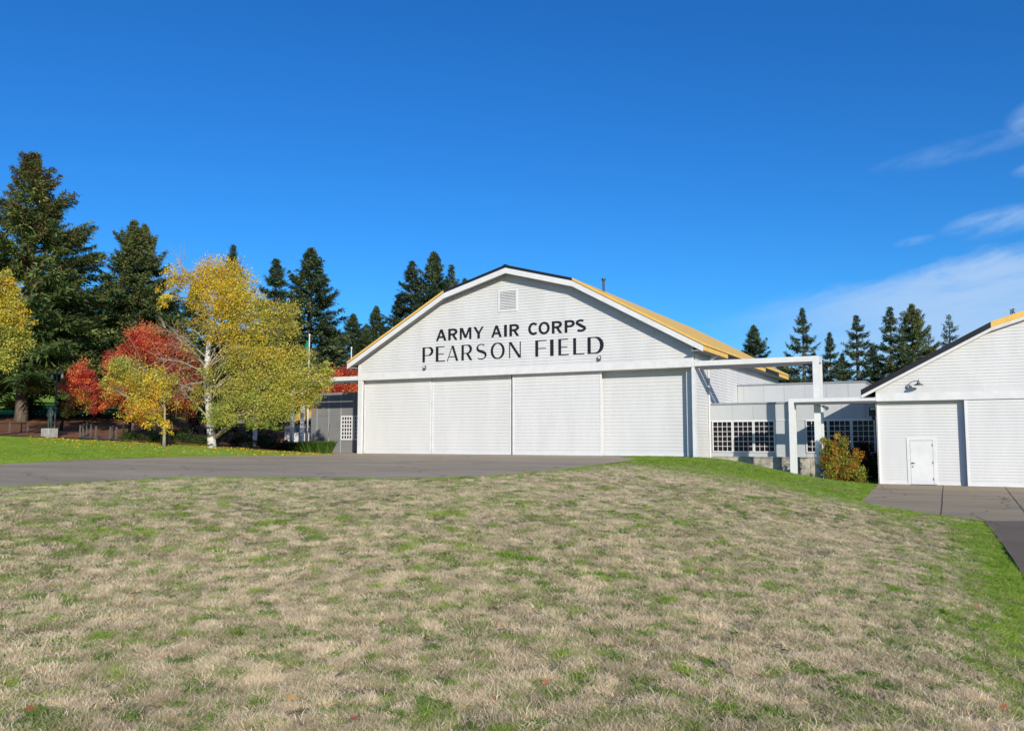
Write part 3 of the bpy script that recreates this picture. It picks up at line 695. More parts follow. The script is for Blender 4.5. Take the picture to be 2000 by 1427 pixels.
s = MB(); clapboards(s, PADZ, ZP2-.1, .14, g2, lambda u, d, z: (u, YB2+d, z), lip=.024); s.build('rear_siding', 'siding_white', sm, kind='stuff')
MB().box(hx0+.3, hx1-.3, D2+.7, D2+.74, PADZ, HD2+.2).build('inner_wall', 'interior_dark', sm)
# leaves: first one recessed and carrying the person door
xl1 = PY(1885, 860, D2+.33).x
yl = D2+.33; da_, db_ = PY(1776, 860, yl), PY(1822, 860, yl)
dz = PY(1798, 859.5, yl).z
leaf(0, 0, .33, zb=PADZ+.035, ztop=HD2+.05, yb=D2, parent=sm, x0=hx0+.01, x1=xl1+.15, pitch=.14, label='recessed white door leaf holding the person door', hole=(da_.x-.12, db_.x+.12, dz+.12))
wid = 3.9; xq = PY(1886.5, 860, D2+.03).x
leaf(0, 0, .03, zb=PADZ+.035, ztop=HD2-.012, yb=D2, parent=sm, x0=xq, x1=xq+wid, pitch=.14)
leaf(0, 0, .20, zb=PADZ+.035, ztop=HD2-.012, yb=D2, parent=sm, x0=xq+wid+.01, x1=xq+2*wid, pitch=.14)
leaf(0, 0, .33, zb=PADZ+.035, ztop=HD2-.012, yb=D2, parent=sm, x0=xq+2*wid+.01, x1=hx1-.02, pitch=.14)
# person door
pdr = MB().box(da_.x+.02, db_.x-.02, yl-.012, yl+.03, PADZ+.05, dz-.02).build('person_door', 'trim_white', sm, bevel=.004)
MB().box(da_.x-.12, da_.x+.01, yl-.022, yl+.012, PADZ+.036, dz+.12).box(db_.x-.01, db_.x+.12, yl-.022, yl+.012, PADZ+.036, dz+.12).box(da_.x+.01, db_.x-.01, yl-.022, yl+.012, dz, dz+.12).build('door_frame', 'trim_white', pdr)
hz = PADZ+1.02; b = MB(); b.tube([(da_.x+.10, yl-.06, hz), (da_.x+.10, yl-.012, hz)], .035, 10).box(da_.x+.09, da_.x+.21, yl-.075, yl-.055, hz-.014, hz+.014); MB().tube([(da_.x+.10, yl-.035, hz-.16), (da_.x+.10, yl-.012, hz-.16)], .03, 10).build('lock', 'lamp_metal', pdr)
b.build('handle', 'lamp_metal', pdr)
for k in (.25, 1.0, 1.8): MB().box(db_.x-.035, db_.x-.005, yl-.045, yl-.036, PADZ+k, PADZ+k+.11).build('hinge', 'steel', pdr)
MB().box(da_.x, db_.x+.1, yl-.45, yl-.05, PADZ+.03, PADZ+.055).build('sill', 'track_grey', pdr)
# roof of the small hangar
ys2 = [F2, F2+4.2, F2+8.4, F2+12.6, YB2+.3]
for ci in range(4):
    for ri, (u0, u1) in enumerate([(-HE2, -HB2), (-HB2, 0), (0, HB2), (HB2, HE2)]):
        lower = ri in (0, 3); yellow = (ci % 2 == 1) == lower; z0, z1 = rz2(XC2+u0), rz2(XC2+u1); th = .26
        MB().prism([(XC2+u0, ys2[ci], z0), (XC2+u1, ys2[ci], z1), (XC2+u1, ys2[ci], z1-th), (XC2+u0, ys2[ci], z0-th)], (0, ys2[ci+1]-ys2[ci]-.01, 0)).build('roof_panel', 'roof_yellow' if yellow else 'roof_black', sm)
def rake2(y0, y1, o0, o1, mat, name, inset):
    pts = [(-HE2+inset, rz2(XC2-HE2+inset)), (-HB2, ZB2), (0, ZP2), (HB2, ZB2), (HE2-inset, rz2(XC2+HE2-inset))]; b = MB()
    for (u0, z0), (u1, z1) in zip(pts, pts[1:]): b.prism([(XC2+u0, y0, z0-o0), (XC2+u1, y0, z1-o0), (XC2+u1, y0, z1-o1), (XC2+u0, y0, z0-o1)], (0, y1-y0, 0))
    b.build(name, mat, sm)
rake2(F2+.02, F2+.05, .263, .34, 'trim_white', 'rake_board', .02); rake2(F2+.06, F2+.09, .30, .40, 'trim_white', 'rake_molding', .03)
rake2(F2+.1, YB2+.25, .263, .30, 'soffit', 'roof_deck', .06)
for s_ in (-1, 1):
    xe = XC2+s_*HE2; xw = hx0 if s_ < 0 else hx1; xa, xb = sorted((xw+s_*.02, xe-s_*.06)); MB().box(xa, xb, F2+.1, YB2+.2, ZE2-.38, ZE2-.34).build('eave_soffit', 'soffit', sm)
# gooseneck barn lamp
lb = PY(1771, 757, D2); lc = PY(1794, 748, D2-.42)
gl_ = empty('barn_lamp', (lb.x, D2-.03, lb.z), 'grey gooseneck barn lamp on the small hangar above its door', 'wall lamp')
g = MB(); g.tube([(lb.x, D2-.02, lb.z), (lb.x, D2-.05, lb.z)], .06, 12); g.build('mount', 'lamp_metal', gl_)
g = MB(); pts = []
for i in range(11):
    a = i/10; pts.append((lb.x+(lc.x-lb.x)*(a**1.4), D2-.05-.37*a, lb.z+(.17*math.sin(a*math.pi*.75))+(lc.z+.10-lb.z-.12)*a))
g.tube(pts, .016, 8); g.build('arm', 'lamp_metal', gl_, smooth=True)
c = (lc.x, D2-.42, lc.z)
MB().lathe(c, [(.20, -.10), (.205, -.085), (.15, -.04), (.075, -.005), (.06, .03), (.065, .06), (.05, .09), (.03, .11), (.012, .13), (.010, .19)], 20).build('shade', 'lamp_metal', gl_, smooth=True)
# its gantry to the left
gs = PY(1543.5, 860, D2-.0).x
gantry('door_gantry', 'lower white gantry reaching left from the small hangar', hx0-.005, gs, D2-.25, .45, HD2+.02, HD2+.20, H(gs, D2)-.1, post=.25)
# twin floodlight on a dark box at the side of the small hangar
fl = PY(1697, 800, D2+1.2); g = empty('wall_floodlight', (hx0-.2, D2+1.2, fl.z-.2), 'dark floodlight with pale lens on the left side of the small hangar', 'floodlight')
MB().box(hx0-.42, hx0-.05, D2+1.15, D2+1.4, fl.z-.30, fl.z+.12).box(hx0-.3, hx0-.16, D2+1.2, D2+1.35, fl.z-.5, fl.z-.302).box(hx0-.05, hx0-.005, D2+1.2, D2+1.3, fl.z-.2, fl.z).build('housing', 'dark_metal', g)
MB().box(hx0-.36, hx0-.14, D2+1.14, D2+1.148, fl.z+.0, fl.z+.09).build('lens', 'lens', g)
# small spotlight on the tall gantry
p = PY(1603, 794, D); g = empty('gantry_spotlight', (gr, D+.1, p.z), 'small white spotlight clamped to the tall gantry post', 'floodlight')
MB().tube([(gr+.0, D+.1, p.z+.05), (gr+.16, D+.02, p.z)], .025, 8).build('bracket', 'trim_white', g)
MB().tube([(gr+.10, D+.06, p.z+.04), (gr+.34, D-.12, p.z-.10)], [.05, .10], 12).build('head', 'trim_white', g)

# ------------------------------------------------------------------ annex between the hangars
YA = 46.6
def window(parent, x0, z0, w_, h_, y, nx=4, nz=6, fw=.05, mw=.03, matf='trim_white'):
    f = MB(); f.box(x0, x0+fw, y-.05, y+.02, z0, z0+h_).box(x0+w_-fw, x0+w_, y-.05, y+.02, z0, z0+h_).box(x0+fw, x0+w_-fw, y-.05, y+.02, z0, z0+fw).box(x0+fw, x0+w_-fw, y-.05, y+.02, z0+h_-fw, z0+h_)
    o = f.build('window', matf, parent)
    iw = (w_-2*fw-(nx-1)*mw)/nx; ih = (h_-2*fw-(nz-1)*mw)/nz; m = MB()
    for i in range(1, nx): xx = x0+fw+i*iw+(i-1)*mw; m.box(xx, xx+mw, y-.035, y+.01, z0+fw, z0+h_-fw)
    for j in range(1, nz):
        zz = z0+fw+j*ih+(j-1)*mw
        for i in range(nx): xx = x0+fw+i*(iw+mw); m.box(xx, xx+iw, y-.033, y+.01, zz, zz+mw)
    m.build('muntins', matf, o)
    me = boxmesh('pane', iw, .006, ih, 'glass')
    for i in range(nx):
        for j in range(nz): piece('pane', me, o, (x0+fw+i*(iw+mw)+iw/2, y-.012, z0+fw+j*(ih+mw)+ih/2))
    return o
AT = (PY(1389,788,YA).z+PY(1543,783.5,YA).z)/2
ann = empty('right_annex', ((WR+hx0)/2, YA, FLOOR), 'low grey panelled annex with gridded windows between the two hangars', 'annex')
ax0, ax1 = WR+.02, hx0-.02
wz1, wz0 = PY(1450, 821.5, YA).z, PY(1450, 882.5, YA).z
MB().box(ax0, ax1, YA+.03, YA+6.4, FLOOR-.02, AT-.08).build('wall', 'panel_light', ann)
gx = [PY(p, 850, YA).x for p in (1391.5, 1431.7, 1472.3, 1514)]; ww = (gx[3]-gx[0])/3
g2x0 = PY(1574, 850, YA).x; wins = [gx[0]+i*ww for i in range(3)]+[g2x0+i*ww for i in range(int((ax1-g2x0)/ww)+1) if g2x0+(i+.5)*ww < ax1]
for x in wins:
    wdt = min(ww-.02, ax1-x-.01)
    if wdt > .4: window(ann, x+.01, wz0, wdt, wz1-wz0, YA, nx=4 if wdt > .9 else max(1, int(round(4*wdt/ww))), fw=.055, mw=.024)
def panels(parent, x0, x1, step, y, z0, z1, mat, skip=None, first=None):
    x = x0; k = 0
    while x < x1-.02:
        st = first if (k == 0 and first) else step; xe = min(x+st, x1)
        if not (skip and skip(x, xe)):
            me = boxmesh('panel', xe-x-.028, .022, z1-z0, mat); piece('panel', me, parent, ((x+xe)/2, y-.011, (z0+z1)/2))
            if xe < x1-.05: 
                mb = boxmesh('batten', .022, .03, z1-z0, mat); piece('batten', mb, parent, (xe, y-.02, (z0+z1)/2))
        x = xe; k += 1
panels(ann, ax0, ax1, ww, YA+.028, wz1+.05, AT-.10, 'panel_light', first=gx[1]-ax0)
panels(ann, gx[3]+.03, g2x0-.03, 2, YA+.028, FLOOR+.0, wz1+.03, 'panel_light')
panels(ann, ax0, gx[3]+.02, ww*1.5, YA+.028, FLOOR+.0, wz0-.03, 'panel_light')
panels(ann, g2x0, ax1, ww*1.5, YA+.028, FLOOR+.0, wz0-.03, 'panel_light')
MB().box(ax0, ax1, YA-.06, YA+.2, AT-.085, AT).box(ax0, ax1, YA+.2, YA+6.4, AT-.085, AT-.04).build('roof_edge', 'cap_grey', ann)
MB().box(ax0, ax1, YA-.03, YA+.028, wz1+.0, wz1+.045).build('lintel', 'trim_white', ann)
# concrete base wall in two lengths
xc1 = PY(1581, 915, YA-.35).x; bz = min(H(x, YA) for x in (-11, -8, -5))-.8
MB().box(ax0, xc1, YA-.35, YA+.02, bz, FLOOR-.03).build('base_wall', 'concrete', ann, bevel=.02)
MB().box(xc1+.01, ax1, YA-.02, YA+.3, bz, FLOOR-.03).build('base_wall', 'concrete', ann)
MB().box(ax0, xc1+.03, YA-.40, YA-.04, FLOOR-.03, FLOOR+.01).build('coping', 'concrete', ann)
# small alarm box
p = PY(1543, 808, YA); MB().box(p.x-.08, p.x+.08, YA-.1, YA+.0, p.z-.14, p.z+.14).build('alarm_box', 'dark_metal', ann)
# raised rear block
YU = PX(1439.5, 765, WR).y; AU = (PY(1439,752,YU).z+PY(1690,742,YU).z)/2; ux1 = PY(1690, 760, YU).x
up = empty('rear_annex', ((WR+ux1)/2, YU, FLOOR), 'taller pale grey panelled block behind the right annex roof', 'annex')
MB().box(WR+.03, ux1, YU+.03, YU+8, FLOOR, AU-.09).build('wall', 'panel_light', up)
bx = [PY(p_, 765, YU).x for p_ in (1453, 1492)]
panels(up, WR+.04, ux1, bx[1]-bx[0], YU+.028, AT-.3, AU-.10, 'panel_light', first=bx[0]-WR-.04)
MB().box(WR+.03, ux1+.05, YU-.06, YU+8, AU-.088, AU).build('roof_edge', 'cap_grey', up)

# ------------------------------------------------------------------ dark grey annex left of the large hangar
la0 = PY(607, 830, YA).x; LT = (PY(612,768,YA).z+PY(695,766,YA).z)/2
lann = empty('left_annex', ((la0+WL)/2, YA, FLOOR), 'dark grey panelled annex left of the large hangar', 'annex')
MB().box(la0, WL-.02, YA+.03, YA+8, FLOOR-.1, LT-.06).build('wall', 'panel_dark', lann)
ltr = PY(650, 780.5, YA).z; lmid = PY(650, 812, YA).z; lsill = PY(650, 858.5, YA).z
lx = [la0]+[PY(p_, 830, YA).x for p_ in (619, 642, 665.5, 690)]+[WL-.03]
for a, b_ in zip(lx, lx[1:]):
    for k, (z0, z1) in enumerate(((FLOOR, lsill-.03), (lsill, lmid), (lmid+.02, ltr+.35))):
        if k == 1 and a >= lx[3]-.01: continue
        piece('panel', boxmesh('panel', b_-a-.03, .022, z1-z0-.015, 'panel_dark'), lann, ((a+b_)/2, YA+.017, (z0+z1)/2))
    piece('panel', boxmesh('panel', b_-a-.03, .022, LT-.09-ltr-.37, 'panel_light'), lann, ((a+b_)/2, YA+.017, (LT-.09+ltr+.37)/2))
    piece('batten', boxmesh('batten', .03, .035, LT-.1-FLOOR, 'panel_light'), lann, (b_-.0 if b_ < WL-.1 else b_-.05, YA+.008, (LT-.1+FLOOR)/2))
window(lann, lx[3]+.03, lsill-.02, lx[4]-lx[3]-.06, lmid-lsill+.03, YA, fw=.11, mw=.075)
window(lann, lx[4]+.05, lsill-.02, .85, lmid-lsill+.03, YA, fw=.11, mw=.07)
MB().box(la0-.03, WL-.02, YA-.05, YA+8, LT-.06, LT).build('roof_edge', 'cap_grey', lann)

# small white building with a yellow roof behind the leaves
yk = 50.0; kx0, kx1 = PY(556, 850, yk).x, PY(608, 850, yk).x; kz = PY(590, 824, yk).z
kb = H(kx0, yk)-.1
kio = empty('white_kiosk', ((kx0+kx1)/2, yk, kb), 'small white building with a yellow roof behind the left annex', 'building')
MB().box(kx0, kx1, yk, yk+3, kb, kz).build('wall', 'trim_white', kio)
kt = PY(590, 807, yk).z
MB().prism([(kx0-.35, yk-.35, kz+.01), (kx1+.35, yk-.35, kz+.01), (kx1-.6, yk+1.6, kt+.25), (kx0+.6, yk+1.6, kt+.25)], (0, .02, .10)).build('roof', 'roof_yellow', kio)
MB().box(kx0-.34, kx1+.34, yk-.33, yk+3.3, kz-.12, kz+.008).build('eave', 'wood_dark', kio)
for p0, p1 in ((559.5, 567), (578, 586)):
    a, b_ = PY(p0, 850, yk).x, PY(p1, 850, yk).x; o = window(kio, a-.06, kb+.55, b_-a+.12, kz-kb-.95, yk-.02, nx=1, nz=4, fw=.08, mw=.08)

# ------------------------------------------------------------------ vegetation
def pal(cols, n, jit=.18):
    cols = np.array(cols); c = cols[rng.integers(0, len(cols), n)]*(1+rng.normal(0, jit, (n, 1))); return np.clip(c*(1+rng.normal(0, .06, (n, 3))), .002, .95)
def rand_dirs(n):
    d = rng.normal(size=(n, 3)); return d/np.linalg.norm(d, axis=1, keepdims=True)
def leaf_quads(P, size, up=.3):
    n = len(P); a = rand_dirs(n); b = np.cross(a, rand_dirs(n)); b /= np.linalg.norm(b, axis=1, keepdims=True)+1e-9
    s = size*rng.uniform(.6, 1.3, (n, 1)); V = np.stack([P-a*s*.5, P+b*s*.32, P+a*s*.5, P-b*s*.32], 1).reshape(-1, 3)
    F = np.arange(4*n).reshape(-1, 4); return V, F
CONIF = {}
def conifer_mesh(key, h, r, nb, seed, lo=.04, cols=None, tipcols=None, droop=.12, dens=1.0, power=.85, irregular=.3, twigw=.045, whorls=1.9):
    g = np.random.default_rng(seed); Vs, Cs = [], []; brs = []
    cols = cols or [(.018,.034,.012), (.026,.044,.016), (.034,.052,.02)]
    for i in range(nb):
        nw = max(10, int(h*whorls)); u = (i+g.random())/nb; uw = (math.floor(u**.9*nw)+.5)/nw; u = u**.93 if u > .86 else .55*uw+.45*u**.9+g.normal(0, .006); u = min(.997, max(u, 0.0)); zf = lo+(1-lo)*u; z = zf*h
        env = r*((1-u)**power)*(1-.25*max(0, .12-u)/.12)+.05
        L = env*(1-irregular*.5+irregular*g.random())*(1.25 if g.random() < .08 else 1); th = i*2.39996+g.normal(0, .35)
        ang = R(-8+62*u**2)+g.normal(0, .10); m = max(8, int((6+L*15)*dens))
        s = np.sort(g.uniform(.12 if L < 1.2 else .30, 1, m)); d = np.array([math.cos(th), math.sin(th)]); n_ = np.array([-d[1], d[0]])
        rad = s*L*math.cos(ang); zz = z+s*L*math.sin(ang)-droop*L*np.sin(s*math.pi*.9)+.05*L*s**3
        base = np.stack([d[0]*rad, d[1]*rad, zz], 1)
        side = np.where(g.random(m) < .5, -1, 1); a = g.uniform(.45, 1.15, m)*side; tl = (.24*L+.15)*(1.08-s*.80)*g.uniform(.6, 1.25, m)
        td = np.stack([d[0]*np.cos(a)+n_[0]*np.sin(a), d[1]*np.cos(a)+n_[1]*np.sin(a), g.normal(-.10, .16, m)], 1)
        td /= np.linalg.norm(td, axis=1, keepdims=True)
        brs.append(((0, 0, z), tuple(base[m//2]), tuple(base[-1]), .018*L+.01))
        cb = np.array(cols)[g.integers(0, len(cols))]*(1+g.normal(0, .2))
        for k in range(3):
            q = base+td*(tl*(.15+.38*k))[:, None]; q = q+g.normal(0, .05, q.shape)
            dd = td+g.normal(0, .45, td.shape); dd /= np.linalg.norm(dd, axis=1, keepdims=True)
            ln = (tl*.42+.10)*g.uniform(.7, 1.2, m); up = g.normal(size=(m, 3))*.55+np.array([0, 0, 1.]); wv = np.cross(dd, up); wv /= np.linalg.norm(wv, axis=1, keepdims=True)+1e-9
            wv *= (twigw*(.85+.12*L)*g.uniform(.7, 1.3, m))[:, None]
            tri = np.stack([q-wv, q+wv, q+dd*ln[:, None]], 1); Vs.append(tri)
            c = np.tile(cb, (m, 1))*(1+g.normal(0, .15, (m, 1)))
            if tipcols:
                hit = g.random(m) < (.04+.6*u**1.8*(s > .45)); tc = np.array(tipcols)[g.integers(0, len(tipcols), m)]; c = np.where(hit[:, None], tc, c)
            Cs.append(np.clip(c, .003, .5))
    V = np.concatenate(Vs).reshape(-1, 3); C = np.concatenate(Cs); F = np.arange(len(V)).reshape(-1, 3)
    crown = np_mesh('crown', V, F, 'needle', C)
    t = MB(); t.tube([(0, 0, -.6), (0, 0, .05*h), (0, 0, .3*h), (0, 0, .7*h), (0, 0, h*.93), (0, 0, h*1.01)], [h*.024, h*.019, h*.015, h*.008, .03, .008], 9)
    for p0, p1, p2, rr in brs[::2]: t.tube([p0, p1, p2], [rr, rr*.6, .006], 4, cap=False)
    trunk = t.build('trunk', 'bark', smooth=True)
    CONIF[key] = (crown, trunk, h); crown.hide_render = True
    COL.objects.unlink(crown); COL.objects.unlink(trunk); crown.hide_render = False
TIP = [(.20,.115,.055), (.24,.14,.065), (.16,.11,.05)]
conifer_mesh('big', 19.5, 6.4, 340, 1, lo=.14, tipcols=TIP, droop=.10, dens=2.4, irregular=.8, power=.80, twigw=.038, whorls=1.1, cols=[(0.098,0.161,0.052), (0.149,0.224,0.069), (0.218,0.287,0.086)])
conifer_mesh('fir', 15, 4.3, 260, 2, lo=.12, droop=.16, dens=2.2, irregular=.9, power=.82, whorls=1.1, cols=[(0.086,0.149,0.055), (0.138,0.196,0.071), (0.196,0.247,0.086)], tipcols=[(0.230,0.218,0.081)])
conifer_mesh('dense', 14, 3.6, 290, 3, lo=.02, droop=.07, dens=1.9, irregular=.6, power=.78, whorls=1.6, cols=[(0.071,0.115,0.055), (0.115,0.161,0.069), (0.167,0.207,0.086)])
conifer_mesh('narrow', 13, 3.0, 190, 4, lo=.04, droop=.18, dens=1.9, irregular=.9, power=.88, whorls=1.2, cols=[(0.063,0.103,0.060), (0.098,0.144,0.076), (0.144,0.184,0.092)])
conifer_mesh('open', 14, 3.3, 150, 6, lo=.10, droop=.24, dens=1.9, irregular=1.1, power=.9, whorls=.95, cols=[(0.067,0.106,0.057), (0.103,0.149,0.076), (0.149,0.190,0.092)])
conifer_mesh('sparse', 13, 2.6, 90, 5, lo=.2, droop=.16, dens=1.1, irregular=1.0, power=.85, whorls=1.2, cols=[(0.081,0.121,0.081), (0.127,0.167,0.098)])
def conifer(key, px, ptop, Z, label, wscale=1.0, base=None, rz=None, group='conifers behind the hangars', name='conifer_tree'):
    top = PD(px, ptop, Z); bz = H(top.x, top.y)-.1 if base is None else base; crown, trunk, h = CONIF[key]; s = (top.z-bz)/h
    r_ = empty(name, (top.x, top.y, bz), label, 'tree', group); r_.rotation_euler = (0, 0, random.uniform(0, 6.28) if rz is None else rz)
    r_.scale = (s*wscale, s*wscale, s)
    for src in (crown, trunk):
        c = src.copy(); COL.objects.link(c); c.parent = r_; c.name = src.name.split('.')[0]
    return r_
for a in [
 ('big', 68, 300, 60, 'tallest rusty tipped spruce at the far left', 1.12),
 ('fir', 262, 432, 67, 'dark conifer between the tall spruce and the yellow birch', 1.1),
 ('fir', 283, 440, 69, 'slightly lower conifer leaning into the dark one left of the birch', .95),
 ('narrow', 456, 480, 82, 'conifer tip poking out above the yellow birch crown', .95),
 ('dense', 380, 560, 84, 'dark conifer hidden behind the top left of the birch', 1.2),
 ('narrow', 540, 507, 88, 'slim bluish conifer just right of the birch top', 1.35),
 ('dense', 608, 486, 76, 'broad dense dark fir between birch and large hangar', 1.28),
 ('dense', 690, 614, 86, 'short dark conifer just left of the hangar eave', 1.35),
 ('dense', 735, 599, 92, 'small pointed conifer touching the left roof slope', 1.1),
 ('dense', 715, 650, 84, 'lowest dark conifer beside the hangar eave', 1.5),
 ('narrow', 805, 512, 92, 'left conifer of the three over the left roof slope', 1.25),
 ('dense', 848, 494, 94, 'middle and tallest conifer over the left roof slope', 1.1),
 ('open', 882, 518, 96, 'right conifer of the three over the left roof slope', 1.0),
 ('narrow', 908, 545, 99, 'conifer tip barely showing over the black roof edge', .9),
 ('narrow', 780, 575, 95, 'low conifer filling the gap left of the roof group', 1.2),
 ('dense', 1472, 636, 102, 'rounded dark conifer right of the yellow roof edge', 1.15),
 ('open', 1567, 602, 98, 'conifer rising behind the tall gantry beam', 1.1),
 ('narrow', 1620, 650, 96, 'short conifer just right of the tall gantry post', 1.0),
 ('open', 1672, 616, 98, 'open branched conifer midway between gantry and small hangar', 1.25),
 ('open', 1738, 600, 97, 'left one of the paired conifers behind the small hangar eave', 1.25),
 ('fir', 1780, 595, 99, 'right one of the paired conifers behind the small hangar eave', 1.05),
 ('sparse', 1853, 616, 104, 'thin see-through conifer above the small hangar roof', 1.2),
 ('sparse', 1812, 640, 103, 'bare topped thin conifer in the gap by the paired conifers', 1.0),
 ('sparse', 1977, 604, 103, 'conifer tip over the ridge of the small hangar', 1.0),
 ('open', 1705, 672, 108, 'low conifer behind the open branched one', 1.4),
 ('narrow', 1590, 690, 110, 'low conifer between the tall gantry beam and its post', 1.4),
 ('narrow', 1530, 700, 108, 'low conifer under the tall gantry beam', 1.5),
 ('narrow', 1645, 690, 110, 'low dark conifer above the rear annex roof', 1.3),
 ('open', 1820, 690, 106, 'low conifer hugging the small hangar roof slope', 1.3),
 ]:
    conifer(*a[:5], wscale=a[5])
for px, pt, Z, key, ws, lab in [(-60, 470, 112, 'big', 1.3, 'conifer cut by the left edge of the picture'), (150, 560, 114, 'big', 1.4, 'conifer deep behind the tall spruce'), (215, 600, 112, 'fir', 1.6, 'conifer behind the red maples'),
        (335, 585, 108, 'dense', 1.5, 'conifer behind the large red maple'), (25, 590, 118, 'big', 1.6, 'conifer behind the leftmost yellow leaves'), (430, 640, 86, 'fir', 1.6, 'conifer behind the birch trunk'),
        (500, 640, 84, 'dense', 1.4, 'conifer behind the middle of the birch crown'), (570, 630, 86, 'fir', 1.5, 'conifer behind the right side of the birch crown'), (650, 640, 88, 'dense', 1.5, 'conifer filling behind the flagpole'),
        (100, 620, 120, 'big', 1.7, 'farthest conifer on the left beyond the fence')]:
    conifer(key, px, pt, Z, lab, wscale=ws)

def broad(name, label, base, trunk, blobs, size, barkmat, cat='tree', r0=.2, gain=1.0, group=None, nb=4, leafmat='leaf', twigs=True, bare=()):
    """trunk: list of world points; blobs: (centre, rx, ry(depth), rz, n, colours)"""
    root = empty(name, base, label, cat, group); t = MB(); gain = gain*1.55; size = size*.80
    n = len(trunk); t.tube(trunk, [r0*(1-.80*i/(n-1))*(1.25 if i == 0 else 1) for i in range(n)], 10)
    Ps, Cs = [], []
    for (c, rx, ry, rzz, cnt, cols) in blobs:
        c = Vector(c); cnt = int(cnt*gain); k = max(3, cnt//55); d = rand_dirs(k)*(rng.random((k, 1))**.42)*np.array([rx, ry, rzz])
        cen = d+np.array(c); cen += rng.normal(0, .12, cen.shape)
        ci = rng.integers(0, k, cnt); P = cen[ci]+rng.normal(0, 1, (cnt, 3))*np.array([.17, .17, .15])*min(1.6, max(.5, rx)); P[:, 2] -= .1*rng.random(cnt)
        Ps.append(P); cc = pal(cols, k, .14)[ci]*(1+rng.normal(0, .09, (cnt, 1))); Cs.append(np.clip(cc, .004, .9))
        # limb from the trunk into the blob, then twigs to some of the clusters
        tz = [Vector(p).z for p in trunk]; target = c.z-.55*abs((c-Vector(trunk[0])).xy.length)-.3
        j = min(range(n), key=lambda q: abs(tz[q]-target)+(100 if q == 0 else 0)); st = Vector(trunk[j]); rr = max(.018, r0*(.5-.3*j/n)*min(1, .35+rx/3))
        mid = st.lerp(c, .5)+Vector((rng.normal(0, .15), rng.normal(0, .15), .22*(c-st).length*.5))
        t.tube([st, st.lerp(mid, .5)+Vector((0, 0, .04)), mid, mid.lerp(c, .6)+Vector((0, 0, .05)), c], [rr, rr*.8, rr*.6, rr*.42, rr*.25], 6, cap=False)
        if twigs:
            for q in range(min(k, 26)):
                s0 = mid.lerp(c, random.random()); e_ = Vector(cen[q]); m2 = s0.lerp(e_, .55)+Vector((rng.normal(0, .12), rng.normal(0, .12), .10))
                t.tube([s0, m2, e_], [rr*.26+.004, .011, .004], 4, cap=False)
    for (a, b_, rr, ncount) in bare:          # nearly leafless sprays of twigs
        a, b_ = Vector(a), Vector(b_); m1 = a.lerp(b_, .5)+Vector((0, 0, .25)); t.tube([a, m1, b_], [rr, rr*.6, .01], 6, cap=False)
        for q in range(ncount):
            s0 = a.lerp(m1, random.random()) if random.random() < .3 else m1.lerp(b_, random.random()); L_ = random.uniform(.5, 1.5)
            dd = (b_-a).normalized()*.6+Vector(rng.normal(0, .6, 3)); m2 = s0+dd*L_*.5; e_ = s0+dd*L_+Vector((0, 0, -.25*L_)); t.tube([s0, m2, e_], [rr*.3+.003, .010, .004], 4, cap=False)
    t.build('trunk', barkmat, root, smooth=True)
    V, F = leaf_quads(np.concatenate(Ps), size); np_mesh('crown', V, F, leafmat, np.concatenate(Cs), parent=root, loc=Vector(base)); return root
def blob(px, py, Z, rpx, rpy, n, cols, dr=None): 
    k = Z/FOC; return (PD(px, py, Z), rpx*k, (dr if dr else (rpx+rpy)/2*k*.8), rpy*k, n, cols)
YEL = [(.78,.53,.04), (.86,.60,.05), (.68,.48,.04), (.72,.56,.08), (.54,.43,.06)]
YGR = [(.58,.50,.085), (.46,.44,.07), (.66,.55,.10), (.33,.34,.06), (.42,.45,.10)]
GRN = [(.38,.41,.075), (.48,.47,.08), (.27,.31,.055), (.58,.53,.10), (.40,.45,.11)]
OLV = [(.42,.32,.06), (.32,.27,.05), (.50,.40,.06)]
ORG = [(.62,.19,.03), (.70,.32,.05), (.60,.36,.06)]
RED = [(.70,.10,.05), (.78,.20,.07), (.55,.05,.04), (.80,.33,.10), (.64,.12,.09), (.48,.06,.05)]
RPK = [(.38,.10,.07), (.42,.14,.09), (.34,.06,.05)]
Zb = 50.5
bb = PD(414, 876, Zb); bb.z = H(bb.x, bb.y)-.1
trk = [bb]+[PD(a, b_, Zb) for a, b_ in ((413,860),(410,820),(406,770),(403,720),(408,670),(420,620),(430,570),(435,530))]
